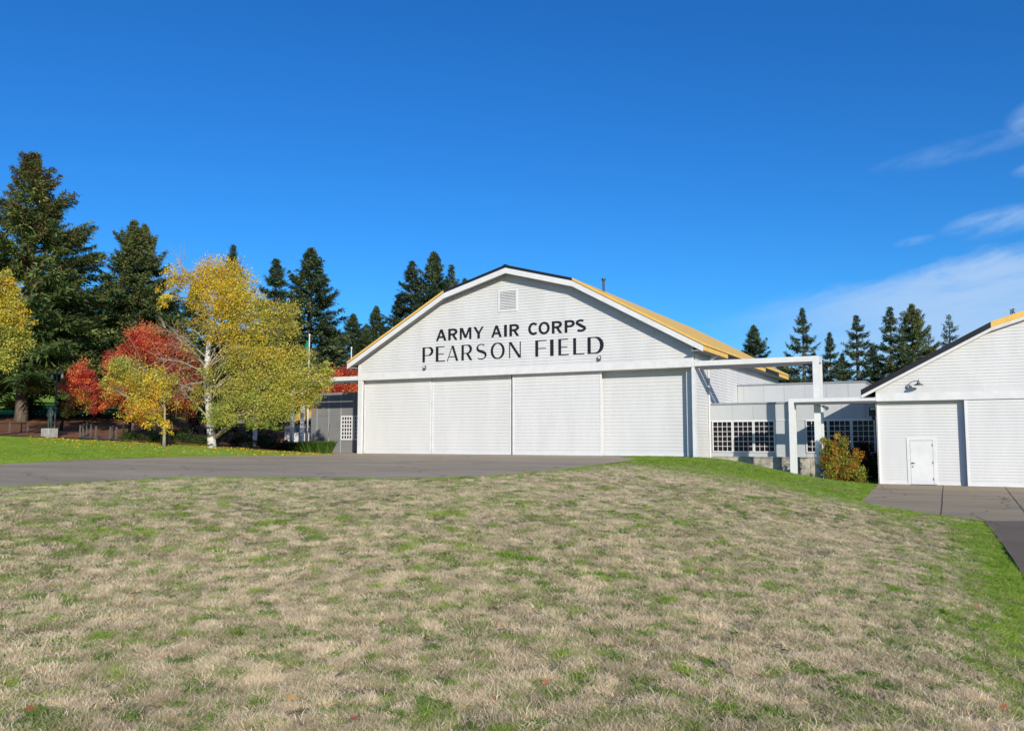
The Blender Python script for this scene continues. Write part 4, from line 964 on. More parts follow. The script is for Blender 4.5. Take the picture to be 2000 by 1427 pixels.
bl = [blob(490,640,Zb-1.2,50,34,1800,YEL+YGR), blob(480,690,Zb-1.4,44,30,1500,YGR+YEL), blob(540,700,Zb-1.5,50,34,1700,YGR+YEL), blob(560,770,Zb-1.9,50,34,1500,YEL+YGR), blob(420,640,Zb-1.4,50,34,800,OLV+YEL), blob(450,700,Zb-1.6,46,30,900,OLV+YGR), blob(350,760,Zb-1,34,30,250,OLV), blob(640,725,Zb-1,18,20,700,GRN+YGR), blob(580,690,Zb-1,34,20,1500,YGR+OLV), blob(445,575,Zb-1.4,50,40,2200,YEL), blob(425,535,Zb,50,36,4600,YEL), blob(392,560,Zb-.5,34,38,2600,YEL), blob(465,560,Zb,36,40,3000,YEL+YGR), blob(345,540,Zb,26,24,1100,YEL), blob(322,575,Zb,14,24,500,YEL),
      blob(440,600,Zb-1,58,22,2600,YEL+OLV), blob(500,600,Zb-.5,36,30,1900,YGR+YEL), blob(548,610,Zb,38,28,2200,YGR+OLV), blob(566,640,Zb,24,24,900,YGR), blob(520,655,Zb-.5,45,22,1300,OLV+YGR), 
      blob(460,650,Zb-1,45,26,1200,OLV+YEL), blob(500,715,Zb-1.2,50,32,2900,YGR), blob(560,735,Zb-1.6,56,38,4200,YGR), blob(616,742,Zb-1,36,30,2100,GRN+YGR), blob(596,780,Zb-1,34,20,1300,GRN+OLV), blob(470,765,Zb-1.2,50,38,2900,GRN+YGR),
      blob(535,795,Zb-1.8,48,32,3400,GRN), blob(432,805,Zb-1.5,34,24,2000,GRN), blob(500,822,Zb-1.6,24,14,600,GRN), blob(385,775,Zb-.5,26,30,350,OLV), blob(380,700,Zb-.3,36,34,250,OLV), blob(410,740,Zb-.8,36,36,800,OLV+YGR), blob(365,640,Zb,36,26,250,OLV)]
br = [(PD(404,730,Zb), PD(310,700,Zb-1), .06, 34), (PD(405,700,Zb), PD(322,640,Zb-.8), .05, 34), (PD(404,775,Zb), PD(300,742,Zb-1.5), .07, 40), (PD(405,690,Zb), PD(500,640,Zb-1.5), .05, 20),
      (PD(408,785,Zb), PD(470,735,Zb-1.6), .055, 16), (PD(402,745,Zb), PD(335,770,Zb-1.2), .04, 22), (PD(420,620,Zb), PD(345,505,Zb), .035, 26), (PD(404,720,Zb), PD(345,660,Zb-1), .045, 30)]
birch = broad('birch_tree', 'large yellow birch with white trunk on the left lawn edge', bb, trk, bl, .125, 'branch_birch', r0=.23, bare=br, gain=.92)
b = MB(); b.tube([tuple(Vector(p)+Vector((0, 0, 0))) for p in trk[:6]], [.285, .245, .215, .2, .17, .13], 12); b.build('bark', 'birch_bark', birch, smooth=True)
Z2 = 48.5; b0 = PD(321, 860, Z2); b0.z = H(b0.x, b0.y)-.1
broad('birch_tree', 'young yellow green birch in front of the red maples', b0, [b0]+[PD(*q, Z2) for q in ((321,840),(322,800),(318,760),(300,720))],
      [blob(240,720,Z2,32,26,2300,YGR), blob(275,745,Z2,44,34,2600,YGR+YEL), blob(215,755,Z2,24,24,900,YGR+ORG), blob(320,750,Z2,26,34,1700,YGR+YEL), blob(290,795,Z2,40,26,1500,YEL+ORG), blob(325,828,Z2,13,9,420,[(.75,.55,.04)]), blob(255,800,Z2,28,22,900,ORG+YEL), blob(300,822,Z2,26,12,500,OLV+YEL)], .12, 'branch_birch', r0=.09,
      bare=[(PD(318,765,Z2), PD(260,705,Z2), .03, 14)])
Z3 = 54; b0 = PD(255, 836, Z3); b0.z = H(b0.x, b0.y)-.1
broad('maple_tree', 'large red maple behind the young birch', b0, [b0]+[PD(*q, Z3) for q in ((256,815),(262,780),(280,740),(300,700))],
      [blob(280,668,Z3,44,30,3800,RED), blob(325,688,Z3,50,38,4200,RED+RPK), blob(370,720,Z3,30,36,1500,RED+RPK), blob(230,700,Z3,34,26,1800,RED), blob(235,715,Z3,34,26,1900,RED), blob(350,745,Z3,32,34,1500,RPK+RED), blob(260,770,Z3,58,30,3000,RED+ORG), blob(210,775,Z3,24,26,1300,RED+ORG), blob(350,790,Z3,34,28,1500,RED+ORG), blob(290,810,Z3,44,18,1100,ORG+OLV)], .125, 'bark_dark', r0=.14)
Z4 = 53; b0 = PD(118, 838, Z4); b0.z = H(b0.x, b0.y)-.1
broad('maple_tree', 'small red maple left of the larger one beside the lamp', b0, [b0]+[PD(*q, Z4) for q in ((122,822),(135,800),(150,780),(160,750))],
      [blob(160,728,Z4,26,20,1700,RED), blob(142,750,Z4,26,20,1500,RED), blob(180,752,Z4,22,20,1100,RED+RPK), blob(150,780,Z4,34,16,1300,RED+ORG+OLV), blob(190,788,Z4,20,16,600,ORG+RED), blob(132,800,Z4,14,10,240,OLV)], .12, 'bark_dark', r0=.10)
Z5 = 42; b0 = PD(-62, 870, Z5); b0.z = H(b0.x, b0.y)-.1
broad('maple_tree', 'yellow green tree reaching in from the left edge', b0, [b0]+[PD(*q, Z5) for q in ((-60,800),(-50,740),(-45,680),(-42,600))],
      [blob(8,560,Z5,30,30,1900,YEL+YGR), blob(18,610,Z5,34,34,2600,YEL+YGR), blob(22,660,Z5,38,28,2400,YGR+GRN), blob(-5,700,Z5,38,24,1700,GRN), blob(-60,600,Z5,50,70,2600,YGR), blob(42,640,Z5,18,22,600,YEL+YGR)], .13, 'bark', r0=.22)
Z6 = 66; b0 = PD(672, 850, Z6); b0.z = H(b0.x, b0.y)-.2
broad('maple_tree', 'bright red maple behind the left annex and gantry', b0, [b0]+[PD(*q, Z6) for q in ((672,820),(670,780),(672,750))],
      [blob(660,745,Z6,32,26,2500,RED), blob(688,735,Z6,24,28,2200,RED), blob(712,750,Z6,26,24,1500,RED), blob(640,770,Z6,28,16,1300,RED+ORG), blob(690,770,Z6,36,18,1700,RED)], .14, 'bark_dark', r0=.13)
# shrubs
def shrub(label, px, py, Z, wpx, hpx, n, cols, size=.10, name='shrub', group=None, extra=()):
    b0 = PD(px, py, Z); b0.z = H(b0.x, b0.y)-.05; k = Z/FOC; hh = hpx*k
    tr = [b0, b0+Vector((.02, 0, hh*.3)), b0+Vector((-.03, .02, hh*.6))]
    bls = [(b0+Vector((0, 0, hh*.5)), wpx*k/2*.8, wpx*k/2*.6, hh*.45, n//2, cols)]
    for i in range(3): a = i*2.1+random.random(); bls.append((b0+Vector((math.cos(a)*wpx*k*.28, math.sin(a)*.35, hh*random.uniform(.3, .55))), wpx*k*.24, wpx*k*.22, hh*.34, n//6, cols))
    bls += list(extra)
    return broad(name, label, b0, tr, bls, size, 'bark_dark', cat='shrub', r0=.04, group=group)
Zs = 40.5; RUS = [(.44,.18,.03), (.42,.28,.04), (.28,.32,.045), (.50,.27,.05), (.22,.27,.04), (.34,.34,.05)]
sb = PD(1640, 934, Zs); sb.z = H(sb.x, sb.y)-.05
broad('rusty_shrub', 'orange and green autumn shrub beside the small hangar', sb, [sb, sb+Vector((0, 0, .5)), sb+Vector((-.2, 0, 1.2))],
      [blob(1624,864,Zs,15,15,700,RUS), blob(1630,885,Zs,22,22,1500,RUS), blob(1640,908,Zs,32,20,1900,RUS), blob(1620,905,Zs,16,24,900,RUS), blob(1668,918,Zs,20,16,800,RUS), blob(1672,893,Zs,9,10,200,RUS[:2]), blob(1650,925,Zs,34,12,900,RUS), blob(1644,862,Zs,10,12,250,RUS)], .115, 'bark_dark', cat='shrub', r0=.05)
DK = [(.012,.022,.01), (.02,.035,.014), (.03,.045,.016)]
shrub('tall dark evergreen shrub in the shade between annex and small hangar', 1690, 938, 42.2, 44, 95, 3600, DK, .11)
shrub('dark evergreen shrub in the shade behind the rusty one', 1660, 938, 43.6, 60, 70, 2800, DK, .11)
GS = [(.06,.12,.02), (.09,.16,.025), (.04,.08,.015)]
for i, (px, py, Z, w_, h_, lab) in enumerate([(362,872,52.5,52,26,'low green shrub left of the birch trunk'), (395,874,52.8,44,24,'low green shrub touching the birch trunk'),
        (255,866,50.5,40,22,'low green shrub in front of the maple'), (300,868,51,34,20,'low green shrub beside the black bin'),(345,862,56,60,34,'broad green shrub behind the black bin')]):
    shrub(lab, px, py, Z, w_, h_, 1300, GS, .09, group='low shrubs along the lawn edge')
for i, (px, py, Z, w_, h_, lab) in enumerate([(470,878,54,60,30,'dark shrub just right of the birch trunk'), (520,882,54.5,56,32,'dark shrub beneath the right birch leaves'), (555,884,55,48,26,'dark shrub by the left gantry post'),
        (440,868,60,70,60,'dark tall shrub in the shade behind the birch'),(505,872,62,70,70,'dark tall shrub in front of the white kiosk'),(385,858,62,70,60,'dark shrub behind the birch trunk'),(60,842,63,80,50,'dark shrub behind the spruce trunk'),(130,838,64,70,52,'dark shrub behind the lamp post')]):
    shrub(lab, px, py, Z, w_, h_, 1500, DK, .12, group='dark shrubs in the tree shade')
# clump of tall ornamental grass beside the left annex
def grass_clump(label, px, py, Z, wpx, hpx, n, cols):
    b0 = PD(px, py, Z); b0.z = H(b0.x, b0.y); k = Z/FOC; a = rng.uniform(0, 2*np.pi, n); rr = wpx*k*.36*np.sqrt(rng.random(n))
    P = np.stack([b0.x+rr*np.cos(a), b0.y+rr*np.sin(a)*.7, np.full(n, b0.z)], 1); hh = hpx*k*rng.uniform(.6, 1.1, n); a2 = a+rng.normal(0, .6, n); ln = rng.uniform(.15, .6, n)*hh
    T = P+np.stack([np.cos(a2)*ln, np.sin(a2)*ln, hh*.85], 1); Mi = P*.45+T*.55; Mi[:, 2] += hh*.12; w_ = rng.normal(size=(n, 3))*[1, 1, 0]; w_ = w_/np.linalg.norm(w_, axis=1, keepdims=True)*.02
    V = np.stack([P-w_, P+w_, Mi+w_, Mi-w_, T-w_*.15, T+w_*.15], 1).reshape(-1, 3); i = np.arange(n)[:, None]*6; F = np.concatenate([i+[0, 1, 2, 3], i+[3, 2, 5, 4]])
    c = pal(cols, n, .2); root = empty('ornamental_grass', b0, label, 'plant', 'ornamental grasses by the left annex'); np_mesh('foliage', V, F, 'leaf', np.concatenate([c, c]), parent=root, loc=b0)
OG = [(.09,.17,.03), (.14,.22,.04), (.06,.11,.02)]
grass_clump('bright ornamental grass clump at the corner of the left annex', 632, 885, 54, 46, 27, 2600, OG)
grass_clump('darker ornamental grass clump in front of the left annex', 605, 885, 54.5, 46, 25, 2300, GS)
grass_clump('shaded ornamental grass clump by the left gantry post', 580, 885, 55, 40, 22, 1800, DK+GS[:1])
for px, lab in ((613, 'thin dry plant stalk leaning by the left annex'), (640, 'tallest dry plant stalk against the left annex')):
    q = PD(px, 880, 54.6); q.z = H(q.x, q.y); b = MB(); top = PD(px+4, 828 if px > 620 else 845, 54.6); b.tube([q, q.lerp(top, .5)+Vector((-.05, 0, 0)), top], [.02, .015, .03], 5)
    o = b.build('dry_stalk', 'wood_grey'); tag(o, lab, 'plant')

# ------------------------------------------------------------------ things on the left lawn
# flagpoles
def pole(label, px, ytop, Z, ybase=None, r=.05, flag=False, cat='flagpole'):
    p = PD(px, ytop, Z); bz = H(p.x, p.y)-.1; g = empty('flagpole', (p.x, p.y, bz), label, cat)
    MB().tube([(p.x, p.y, bz), (p.x, p.y, p.z)], [r*1.3, r*.8], 10).build('pole', 'pole_white', g, smooth=True)
    MB().lathe((p.x, p.y, p.z), [(.01, -.02), (.07, .03), (.08, .08), (.05, .14), (.01, .16)], 12).build('finial', 'pole_white', g, smooth=True)
    if flag:
        V = []; F = []; nx, nz = 10, 12; z1 = p.z-.35; z0 = z1-1.25
        b = MB()
        for i in range(nx+1):
            for j in range(nz+1):
                u = i/nx; v = j/nz; x = -.06-u*.42*(0.65+.35*v); y = .10*math.sin(u*7+v*2)*u; z = z0+(z1-z0)*v-.25*u*u*(1.1-v*.3)
                b.v.append((p.x+x, p.y+y, z))
        for i in range(nx):
            for j in range(nz): a = i*(nz+1)+j; b.f.append((a, a+nz+1, a+nz+2, a+1))
        o = b.build('flag', 'flag_green', g, smooth=True); sd = o.modifiers.new('t', 'SOLIDIFY'); sd.thickness = .006
pole('white flagpole with a limp green flag behind the birch', 604.5, 656, 60, flag=True)
pole('bare white pole behind the left eave of the hangar', 686.5, 681, 66, r=.05, cat='pole')
# white sign board on second pole
p = PD(692, 722, 58.4); o = MB().box(p.x-.28, p.x+.22, p.y-.02, p.y+.02, p.z-.42, p.z+.38); 
# post-and-rail fence beyond the mulch bed
fpts = [PD(px, 812, Z) for px, Z in ((-120,64.5),(-30,65),(60,65.5),(148,66),(192,67.5),(283,68.5),(360,69.5))]
fen = empty('rail_fence', (fpts[3].x, fpts[3].y, H(fpts[3].x, fpts[3].y)), 'dark wooden post and rail fence behind the mulch bed', 'fence')
gz = [H(p.x, p.y) for p in fpts]
for p, z in zip(fpts, gz): MB().box(p.x-.09, p.x+.09, p.y-.09, p.y+.09, z-.2, z+1.15).build('post', 'wood_dark', fen)
for (a, za), (b_, zb_) in zip(zip(fpts, gz), zip(fpts[1:], gz[1:])):
    for h_ in (.45, .95): MB().tube([(a.x, a.y, za+h_), (b_.x, b_.y, zb_+h_)], .06, 6).build('rail', 'wood_dark', fen)
# row of short grey posts (steps handrails)
def rail(label, pxs, Z, h, dz=0, slope=0):
    pts = []
    for k, (px, zz) in enumerate(pxs): p = PD(px, 850, zz); pts.append(Vector((p.x, p.y, H(p.x, p.y))))
    g = empty('handrail', pts[0], label, 'handrail', 'handrails beside the gravel strip')
    for p in pts: MB().box(p.x-.035, p.x+.035, p.y-.035, p.y+.035, p.z-.1, p.z+h).build('post', 'wood_grey', g)
    for a, b_ in zip(pts, pts[1:]): MB().tube([a+Vector((0, 0, h-.05)), b_+Vector((0, 0, h-.05))], .03, 6).build('rail', 'wood_dark', g)
rail('left handrail with grey posts on the gravel strip', [(156, 48.6), (162, 50), (169, 51.5)], 49, .78)
rail('middle handrail with grey posts on the gravel strip', [(187, 49.0), (177, 50.5)], 49, .78)
rail('right handrail with grey posts beside the shrubs', [(215, 49.6), (220, 50.6), (227, 49.9), (240, 52)], 49, .78)
rail('dark low railing at the far left of the mulch bed', [(-8, 49), (18, 49.5), (41, 50), (53, 50.4)], 49, .62)
for px, Z, lab in ((258, 52, 'slim grey post by the low green shrub'), (300, 52.4, 'slim grey post left of the black bin')):
    p = PD(px, 862, Z); z = H(p.x, p.y); o = MB().box(p.x-.05, p.x+.05, p.y-.05, p.y+.05, z-.1, z+1.0).build('wooden_post', 'wood_grey'); tag(o, lab, 'post')
# concrete block with a green cabinet on it
p = PD(96, 856, 47.6); z = H(p.x, p.y); blk = MB().box(p.x-.34, p.x+.34, p.y-.3, p.y+.3, z-.2, z+.52).build('concrete_block', 'concrete_pale', bevel=.03)
tag(blk, 'pale concrete block at the lawn edge under the lamp post', 'block')
st = empty('bronze_statue', (p.x, p.y, z+.52), 'small dark green bronze figure standing on the concrete block', 'statue')
def skinfig():
    me = bpy.data.meshes.new('body'); zz = .0
    V = [(0,0,.62),(0,0,.80),(0,0,.98),(0,0,1.06),(0,0,1.18),(-.13,0,.98),(-.19,.02,.78),(-.12,-.10,.66),(.13,0,.98),(.20,.02,.78),(.17,-.06,.60),(-.08,0,.55),(-.09,-.02,.30),(-.10,0,.03),(-.10,-.09,.02),(.08,0,.55),(.10,-.02,.30),(.11,.02,.03),(.12,-.08,.02)]
    E = [(0,1),(1,2),(2,3),(3,4),(2,5),(5,6),(6,7),(2,8),(8,9),(9,10),(0,11),(11,12),(12,13),(13,14),(0,15),(15,16),(16,17),(17,18)]
    rad = [.11,.10,.10,.045,.085,.06,.045,.035,.06,.045,.035,.08,.055,.045,.03,.08,.055,.045,.03]
    me.from_pydata(V, E, []); o = bpy.data.objects.new('body', me); COL.objects.link(o); sk = o.modifiers.new('skin', 'SKIN'); sv = me.skin_vertices[0].data
    for q, r_ in zip(sv, rad): q.radius = (r_, r_)
    sv[0].use_root = True; su = o.modifiers.new('sub', 'SUBSURF'); su.levels = su.render_levels = 2
    o.parent = st; me.materials.append(M['bronze_green']); return o
fig = skinfig(); fig.scale = (1.1, 1.1, 1.05)
MB().lathe((p.x, p.y, z+.52+1.26), [(.16, 0), (.16, .015), (.08, .02), (.075, .08), (.02, .10)], 14).build('hat', 'bronze_green', st, smooth=True)
# lamp post with two curled arms
p = PD(106, 850, 49.5); z = H(p.x, p.y); tz = PD(106, 725, 49.5).z
lp = empty('street_lamp', (p.x, p.y, z), 'black lamp post with curled pale lamp heads beside the red maple', 'street lamp')
MB().lathe((p.x, p.y, z-.05), [(.16, 0), (.15, .25), (.08, .35), (.07, .6), (.055, 1.0), (.05, tz-z-.4), (.03, tz-z)], 12).build('pole', 'dark_metal', lp, smooth=True)
for s_, col in ((1, 0), (-1, 1)):
    pts = [(p.x+s_*.0, p.y, tz-.5)]+[(p.x+s_*(.24-.24*math.cos(R(a))), p.y, tz-.5+.30*math.sin(R(a))+.35) for a in range(0, 190, 22)]
    MB().tube(pts, .025, 7).build('arm', 'dark_metal', lp, smooth=True)
    c = (p.x+s_*.48, p.y, tz-.36); MB().lathe(c, [(.02, .22), (.05, .18), (.09, .02), (.09, 0), (.05, -.09), (.02, -.12)][::-1], 14).build('lamp_head', 'steel', lp, smooth=True)
MB().box(p.x-.45, p.x+.08, p.y-.02, p.y+.02, tz-.72, tz-.68).build('banner_arm', 'dark_metal', lp)
# litter bin
p = PD(323, 872, 49.6); z = H(p.x, p.y); g = empty('litter_bin', (p.x, p.y, z), 'black litter bin on the lawn edge under the young birch', 'bin')
MB().lathe((p.x, p.y, z), [(.24, 0), (.28, .08), (.30, .60), (.31, .62)], 18).build('body', 'bin_black', g, smooth=True)
MB().lathe((p.x, p.y, z+.62), [(.34, 0), (.35, .04), (.30, .09), (.12, .12)], 18).build('lid', 'bin_black', g, smooth=True)
# utility box, shade post, shelter behind the birch
p = PD(473, 872, 56); z = H(p.x, p.y); g = empty('utility_box', (p.x, p.y, z), 'pale utility box in the shade right of the birch', 'utility box')
MB().box(p.x-.36, p.x+.36, p.y-.25, p.y+.25, z-.1, z+.45).build('body', 'steel', g, bevel=.02); MB().box(p.x-.39, p.x+.39, p.y-.28, p.y+.28, z+.452, z+.49).build('lid', 'trim_white', g, bevel=.01)
sx0, sx1 = PD(438, 850, 60), PD(498, 850, 60); sz = H(sx0.x, sx0.y)
g = empty('shelter', (sx0.x, sx0.y, sz), 'low dark shelter with a red brown roof behind the birch trunk', 'shelter')
for q, m_ in ((sx0, 'wood_dark'), (sx1, 'trim_white')):
    MB().box(q.x-.11, q.x+.11, q.y-.11, q.y+.11, sz-.3, sz+2.0).build('post', m_, g)
c0, c1 = sx0+Vector((-.5, -.3, 0)), sx1+Vector((.5, -.3, 0)); MB().prism([(c0.x, c0.y, sz+2.0), (c1.x, c1.y, sz+2.0), (c1.x, c1.y+2.6, sz+2.5), (c0.x, c0.y+2.6, sz+2.5)], (0, 0, .14)).build('roof', 'red_brown', g)
# blue meter on a stake by the gantry footing
p = PY(1608, 920, D-.5); z = H(p.x, D-.5); g = empty('blue_marker', (p.x, D-.5, z), 'small blue marker on a white stake at the tall gantry footing', 'marker')
MB().box(p.x-.015, p.x+.015, D-.51, D-.49, z-.1, p.z).build('stake', 'trim_white', g); MB().box(p.x-.12, p.x+.09, D-.54, D-.47, p.z-.02, p.z+.12).box(p.x-.17, p.x-.121, D-.53, D-.48, p.z+.02, p.z+.06).build('head', 'blue_plastic', g, bevel=.01)

# ------------------------------------------------------------------ grass as stuff: tufts scattered by geometry nodes
def tuft(name, n, rad, h0, h1, lean, width, matname, seed, broadleaf=False):
    g = np.random.default_rng(seed); a = g.uniform(0, 2*np.pi, n); r = rad*np.sqrt(g.random(n)); P = np.stack([r*np.cos(a), r*np.sin(a), np.full(n, -.005)], 1)
    hh = g.uniform(h0, h1, n); a2 = g.uniform(0, 2*np.pi, n); ln = hh*np.abs(g.normal(lean, lean*.4, n)); d = np.stack([np.cos(a2), np.sin(a2)], 1)
    T = P.copy(); T[:, :2] += d*ln[:, None]; T[:, 2] += hh; Mi = P.copy(); Mi[:, :2] += d*ln[:, None]*.35; Mi[:, 2] += hh*.62
    a3 = g.uniform(0, 2*np.pi, n); w_ = np.stack([np.cos(a3), np.sin(a3), np.zeros(n)], 1)*width*g.uniform(.6, 1.4, (n, 1))
    V = np.stack([P-w_, P+w_, Mi+w_*.8, Mi-w_*.8, T], 1).reshape(-1, 3); i = np.arange(n)[:, None]*5
    F = np.concatenate([i+[0, 1, 2], i+[0, 2, 3], i+[3, 2, 4]]); o = np_mesh(name, V, F, matname); COL.objects.unlink(o); return o
def grass_mat(name, c1, c2, c3):
    m = bpy.data.materials.new(name); m.use_nodes = True; t = m.node_tree; b = t.nodes['Principled BSDF']; out = t.nodes['Material Output']
    b.inputs['Roughness'].default_value = .7; b.inputs['Specular IOR Level'].default_value = .12
    g = N(t, 'ShaderNodeNewGeometry'); a = N(t, 'ShaderNodeAttribute', attribute_name='tint', attribute_type='INSTANCER')
    c = mixc(t, a.outputs['Fac'], c1, c2); c = mixc(t, mth(t, 'MULTIPLY', g.outputs['Random Per Island'], .55), c, c3)
    t.links.new(c, b.inputs['Base Color']); tr = N(t, 'ShaderNodeBsdfTranslucent'); t.links.new(c, tr.inputs[0]); mx = N(t, 'ShaderNodeMixShader'); mx.inputs[0].default_value = .3
    t.links.new(b.outputs[0], mx.inputs[1]); t.links.new(tr.outputs[0], mx.inputs[2]); t.links.new(mx.outputs[0], out.inputs[0]); M[name] = m
grass_mat('grass_straw', (.40,.31,.18), (.87,.71,.48), (.95,.82,.60)); grass_mat('grass_green', (.15,.30,.022), (.30,.45,.05), (.40,.50,.10)); grass_mat('grass_weed', (.07,.19,.02), (.12,.26,.03), (.18,.28,.04))
grass_mat('grass_mixed', (.22,.26,.085), (.40,.41,.17), (.66,.60,.34))
GC = bpy.data.collections.new('tufts')
specs = [('a0', 22, .050, .010, .030, 1.5, .0016, 'grass_straw'), ('a1', 22, .050, .010, .026, 2.0, .0017, 'grass_straw'), ('a2', 20, .042, .014, .040, 1.0, .0015, 'grass_straw'),
         ('b0', 22, .048, .012, .032, 1.2, .0016, 'grass_mixed'), ('b1', 22, .048, .010, .028, 1.6, .0016, 'grass_mixed'),
         ('c0', 24, .045, .014, .036, .8, .0017, 'grass_green'), ('c1', 24, .045, .012, .030, 1.0, .0017, 'grass_green'), ('d0', 14, .034, .010, .030, 1.4, .0036, 'grass_weed')]
for i, s_ in enumerate(specs): GC.objects.link(tuft(*s_[:8], seed=50+i))
def scatter(name, pts, kind, rot, scl, tint, label):
    me = bpy.data.meshes.new(name); me.vertices.add(len(pts)); me.vertices.foreach_set('co', np.asarray(pts, np.float32).ravel())
    for nm, ty, arr in (('tuft', 'INT', kind.astype(np.int32)), ('tint', 'FLOAT', tint.astype(np.float32))):
        me.attributes.new(nm, ty, 'POINT').data.foreach_set('value', arr)
    me.attributes.new('scl', 'FLOAT_VECTOR', 'POINT').data.foreach_set('vector', np.asarray(scl, np.float32).ravel())
    me.attributes.new('rot', 'FLOAT_VECTOR', 'POINT').data.foreach_set('vector', np.asarray(rot, np.float32).ravel())
    o = bpy.data.objects.new(name, me); COL.objects.link(o); tag(o, label, None, None, 'stuff')
    ng = bpy.data.node_groups.new(name+'_scatter', 'GeometryNodeTree'); ng.interface.new_socket('Geometry', in_out='INPUT', socket_type='NodeSocketGeometry'); ng.interface.new_socket('Geometry', in_out='OUTPUT', socket_type='NodeSocketGeometry')
    gi = ng.nodes.new('NodeGroupInput'); go = ng.nodes.new('NodeGroupOutput'); ci = ng.nodes.new('GeometryNodeCollectionInfo'); ci.inputs['Collection'].default_value = GC; ci.inputs['Separate Children'].default_value = True; ci.inputs['Reset Children'].default_value = True
    ip = ng.nodes.new('GeometryNodeInstanceOnPoints'); ip.inputs['Pick Instance'].default_value = True
    def na(nm, ty):
        n_ = ng.nodes.new('GeometryNodeInputNamedAttribute'); n_.data_type = ty; n_.inputs['Name'].default_value = nm; return n_.outputs['Attribute']
    L = ng.links; L.new(gi.outputs[0], ip.inputs['Points']); L.new(ci.outputs[0], ip.inputs['Instance']); L.new(na('tuft', 'INT'), ip.inputs['Instance Index']); L.new(na('rot', 'FLOAT_VECTOR'), ip.inputs['Rotation']); L.new(na('scl', 'FLOAT_VECTOR'), ip.inputs['Scale']); L.new(ip.outputs[0], go.inputs[0])
    o.modifiers.new('scatter', 'NODES').node_group = ng; return o
def field_points(n, z0, z1, p_, half=.74):
    u = rng.random(n); Z = (z0**p_+(z1**p_-z0**p_)*u)**(1/p_); X = Z*rng.uniform(-half, half, n)
    return np.stack([RGT.x*X+FWD.x*Z, RGT.y*X+FWD.y*Z], 1), Z
xy, Zd = field_points(560000, 3.2, 46, .62)
ok = ~(inpoly(xy, apron_poly) | inpoly(xy, pad_poly) | inpoly(xy, path_poly) | inpoly(xy, mulch_poly)) & ~((xy[:, 1] > D-.1) & (xy[:, 0] > -36) & (xy[:, 0] < WR+.1)) & ~((xy[:, 1] > D2-.05) & (xy[:, 0] > hx0-.1)) & ~((xy[:, 1] > YA-.4))
xy, Zd = xy[ok], Zd[ok]; G_ = greenness(xy); n1 = vnoise(xy, 3.2, 21, 4); n4 = vnoise(xy, 11.0, 71, 3); n2 = vnoise(xy, .45, 31, 3); n3 = np.where(Zd < 14, vnoise(xy, 12.0, 41, 2), vnoise(xy, 6.0, 42, 2))
z = Hn(xy); dpd = np.minimum(pdist(xy, pad_poly), pdist(xy, path_poly)); z = np.where((dpd < 1.2) & (z > PADZ), PADZ+(z-PADZ)*dpd/1.2, z); sc = (1.0+Zd*.055)*rng.uniform(.75, 1.35, len(xy)); r_ = rng.random(len(xy))
fq = np.clip(16/Zd, .5, 2.2); nh = np.where(Zd < 9, vnoise(xy, 13.0, 81, 2), np.where(Zd < 18, vnoise(xy, 8.0, 82, 2), vnoise(xy, 4.5, 83, 2))); n1 = vnoise(xy, 5.0, 21, 3); q = (nh-.5)*1.7+(n1-.5)*1.1+(n2-.5)*.6+rng.normal(0, .15, len(xy))
gv = G_+q*(1-G_*.45)+.17
kind = np.where(gv > .69, 5+(r_ > .5), np.where(gv > .33, 3+(r_ > .5), (r_*3).astype(int)))
weed = (n3 > .68) & (n1 > .38) & (G_ < .9) & (rng.random(len(xy)) < .8); kind = np.where(weed, 7, kind)
sc = np.where(G_ > .8, sc*.8, sc)
tint = np.clip(.5+(vnoise(xy, 3.5, 61, 3)-.5)*2.0+(vnoise(xy, 9.0, 62, 2)-.5)*2.2+rng.normal(0, .18, len(xy)), 0, 1)
tint = np.where(G_ > .95, np.clip(tint*.5+.75, 0, 1.4), tint)
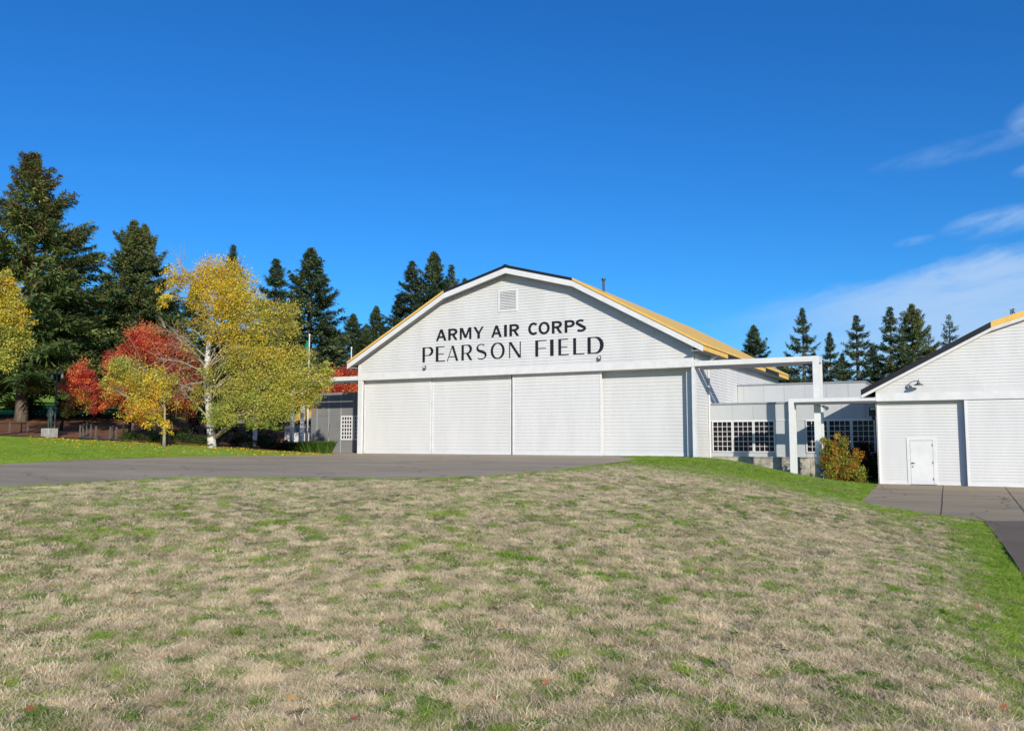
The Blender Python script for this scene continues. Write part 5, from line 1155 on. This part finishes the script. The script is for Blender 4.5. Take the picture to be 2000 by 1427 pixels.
rot = np.stack([rng.normal(0, .15, len(xy)), rng.normal(0, .15, len(xy)), rng.uniform(0, 6.28, len(xy))], 1)
n4 = np.where(Zd > 12, .4*n4+.6*vnoise(xy, 3.6, 101, 3), n4); keep = (rng.random(len(xy)) > np.clip((.52-n4)*7, 0, .90)*(1-.7*G_)); hk = np.clip(.45+(n4-.35)*3.4, .35, 1.9)
xy, z, kind, rot, sc, tint, hk = xy[keep], z[keep], kind[keep], rot[keep], sc[keep], tint[keep], hk[keep]
scatter('grass', np.stack([xy[:, 0], xy[:, 1], z], 1), kind, rot, np.stack([sc, sc, np.minimum(sc, rng.uniform(.8, 1.5, len(sc)))*hk], 1), tint, 'short dry and green grass tufts covering the field and lawns')

# fallen leaves
def fallen(n, gen, cols, size, name, label):
    xy = gen(n); z = Hn(xy)+.03; P = np.stack([xy[:, 0], xy[:, 1], z], 1); m = len(P); a = rng.uniform(0, 6.28, m); s = size*rng.uniform(.6, 1.3, m)
    A_ = np.stack([np.cos(a)*s, np.sin(a)*s, rng.normal(0, .35, m)*s], 1); B_ = np.stack([-np.sin(a)*s*.6, np.cos(a)*s*.6, rng.normal(0, .35, m)*s], 1)
    V = np.stack([P-A_, P+B_, P+A_, P-B_], 1).reshape(-1, 3); o = np_mesh(name, V, np.arange(4*m).reshape(-1, 4), 'leaf', pal(cols, m)); tag(o, label, None, None, 'stuff')
def gen_left(n):
    px = rng.uniform(60, 660, n); Z = rng.normal(0, 1, n)*2.8+np.interp(px, [60, 400, 660], [46, 50, 52]); Z = np.minimum(Z, np.interp(px, [60, 400, 660], [47.5, 51.8, 54]))
    X = (px-1000)/FOC*Z; return np.stack([RGT.x*X+FWD.x*Z, RGT.y*X+FWD.y*Z], 1)
fallen(3800, gen_left, YEL+ORG[1:], .05, 'fallen_leaves', 'yellow fallen leaves scattered on the lawn under the birch')
def gen_field(n): return field_points(n, 4.5, 30, 1.3, .62)[0]
fallen(90, gen_field, [(.60,.22,.10), (.65,.35,.12), (.5,.18,.08)], .035, 'fallen_leaves', 'few orange fallen leaves lying in the dry field')
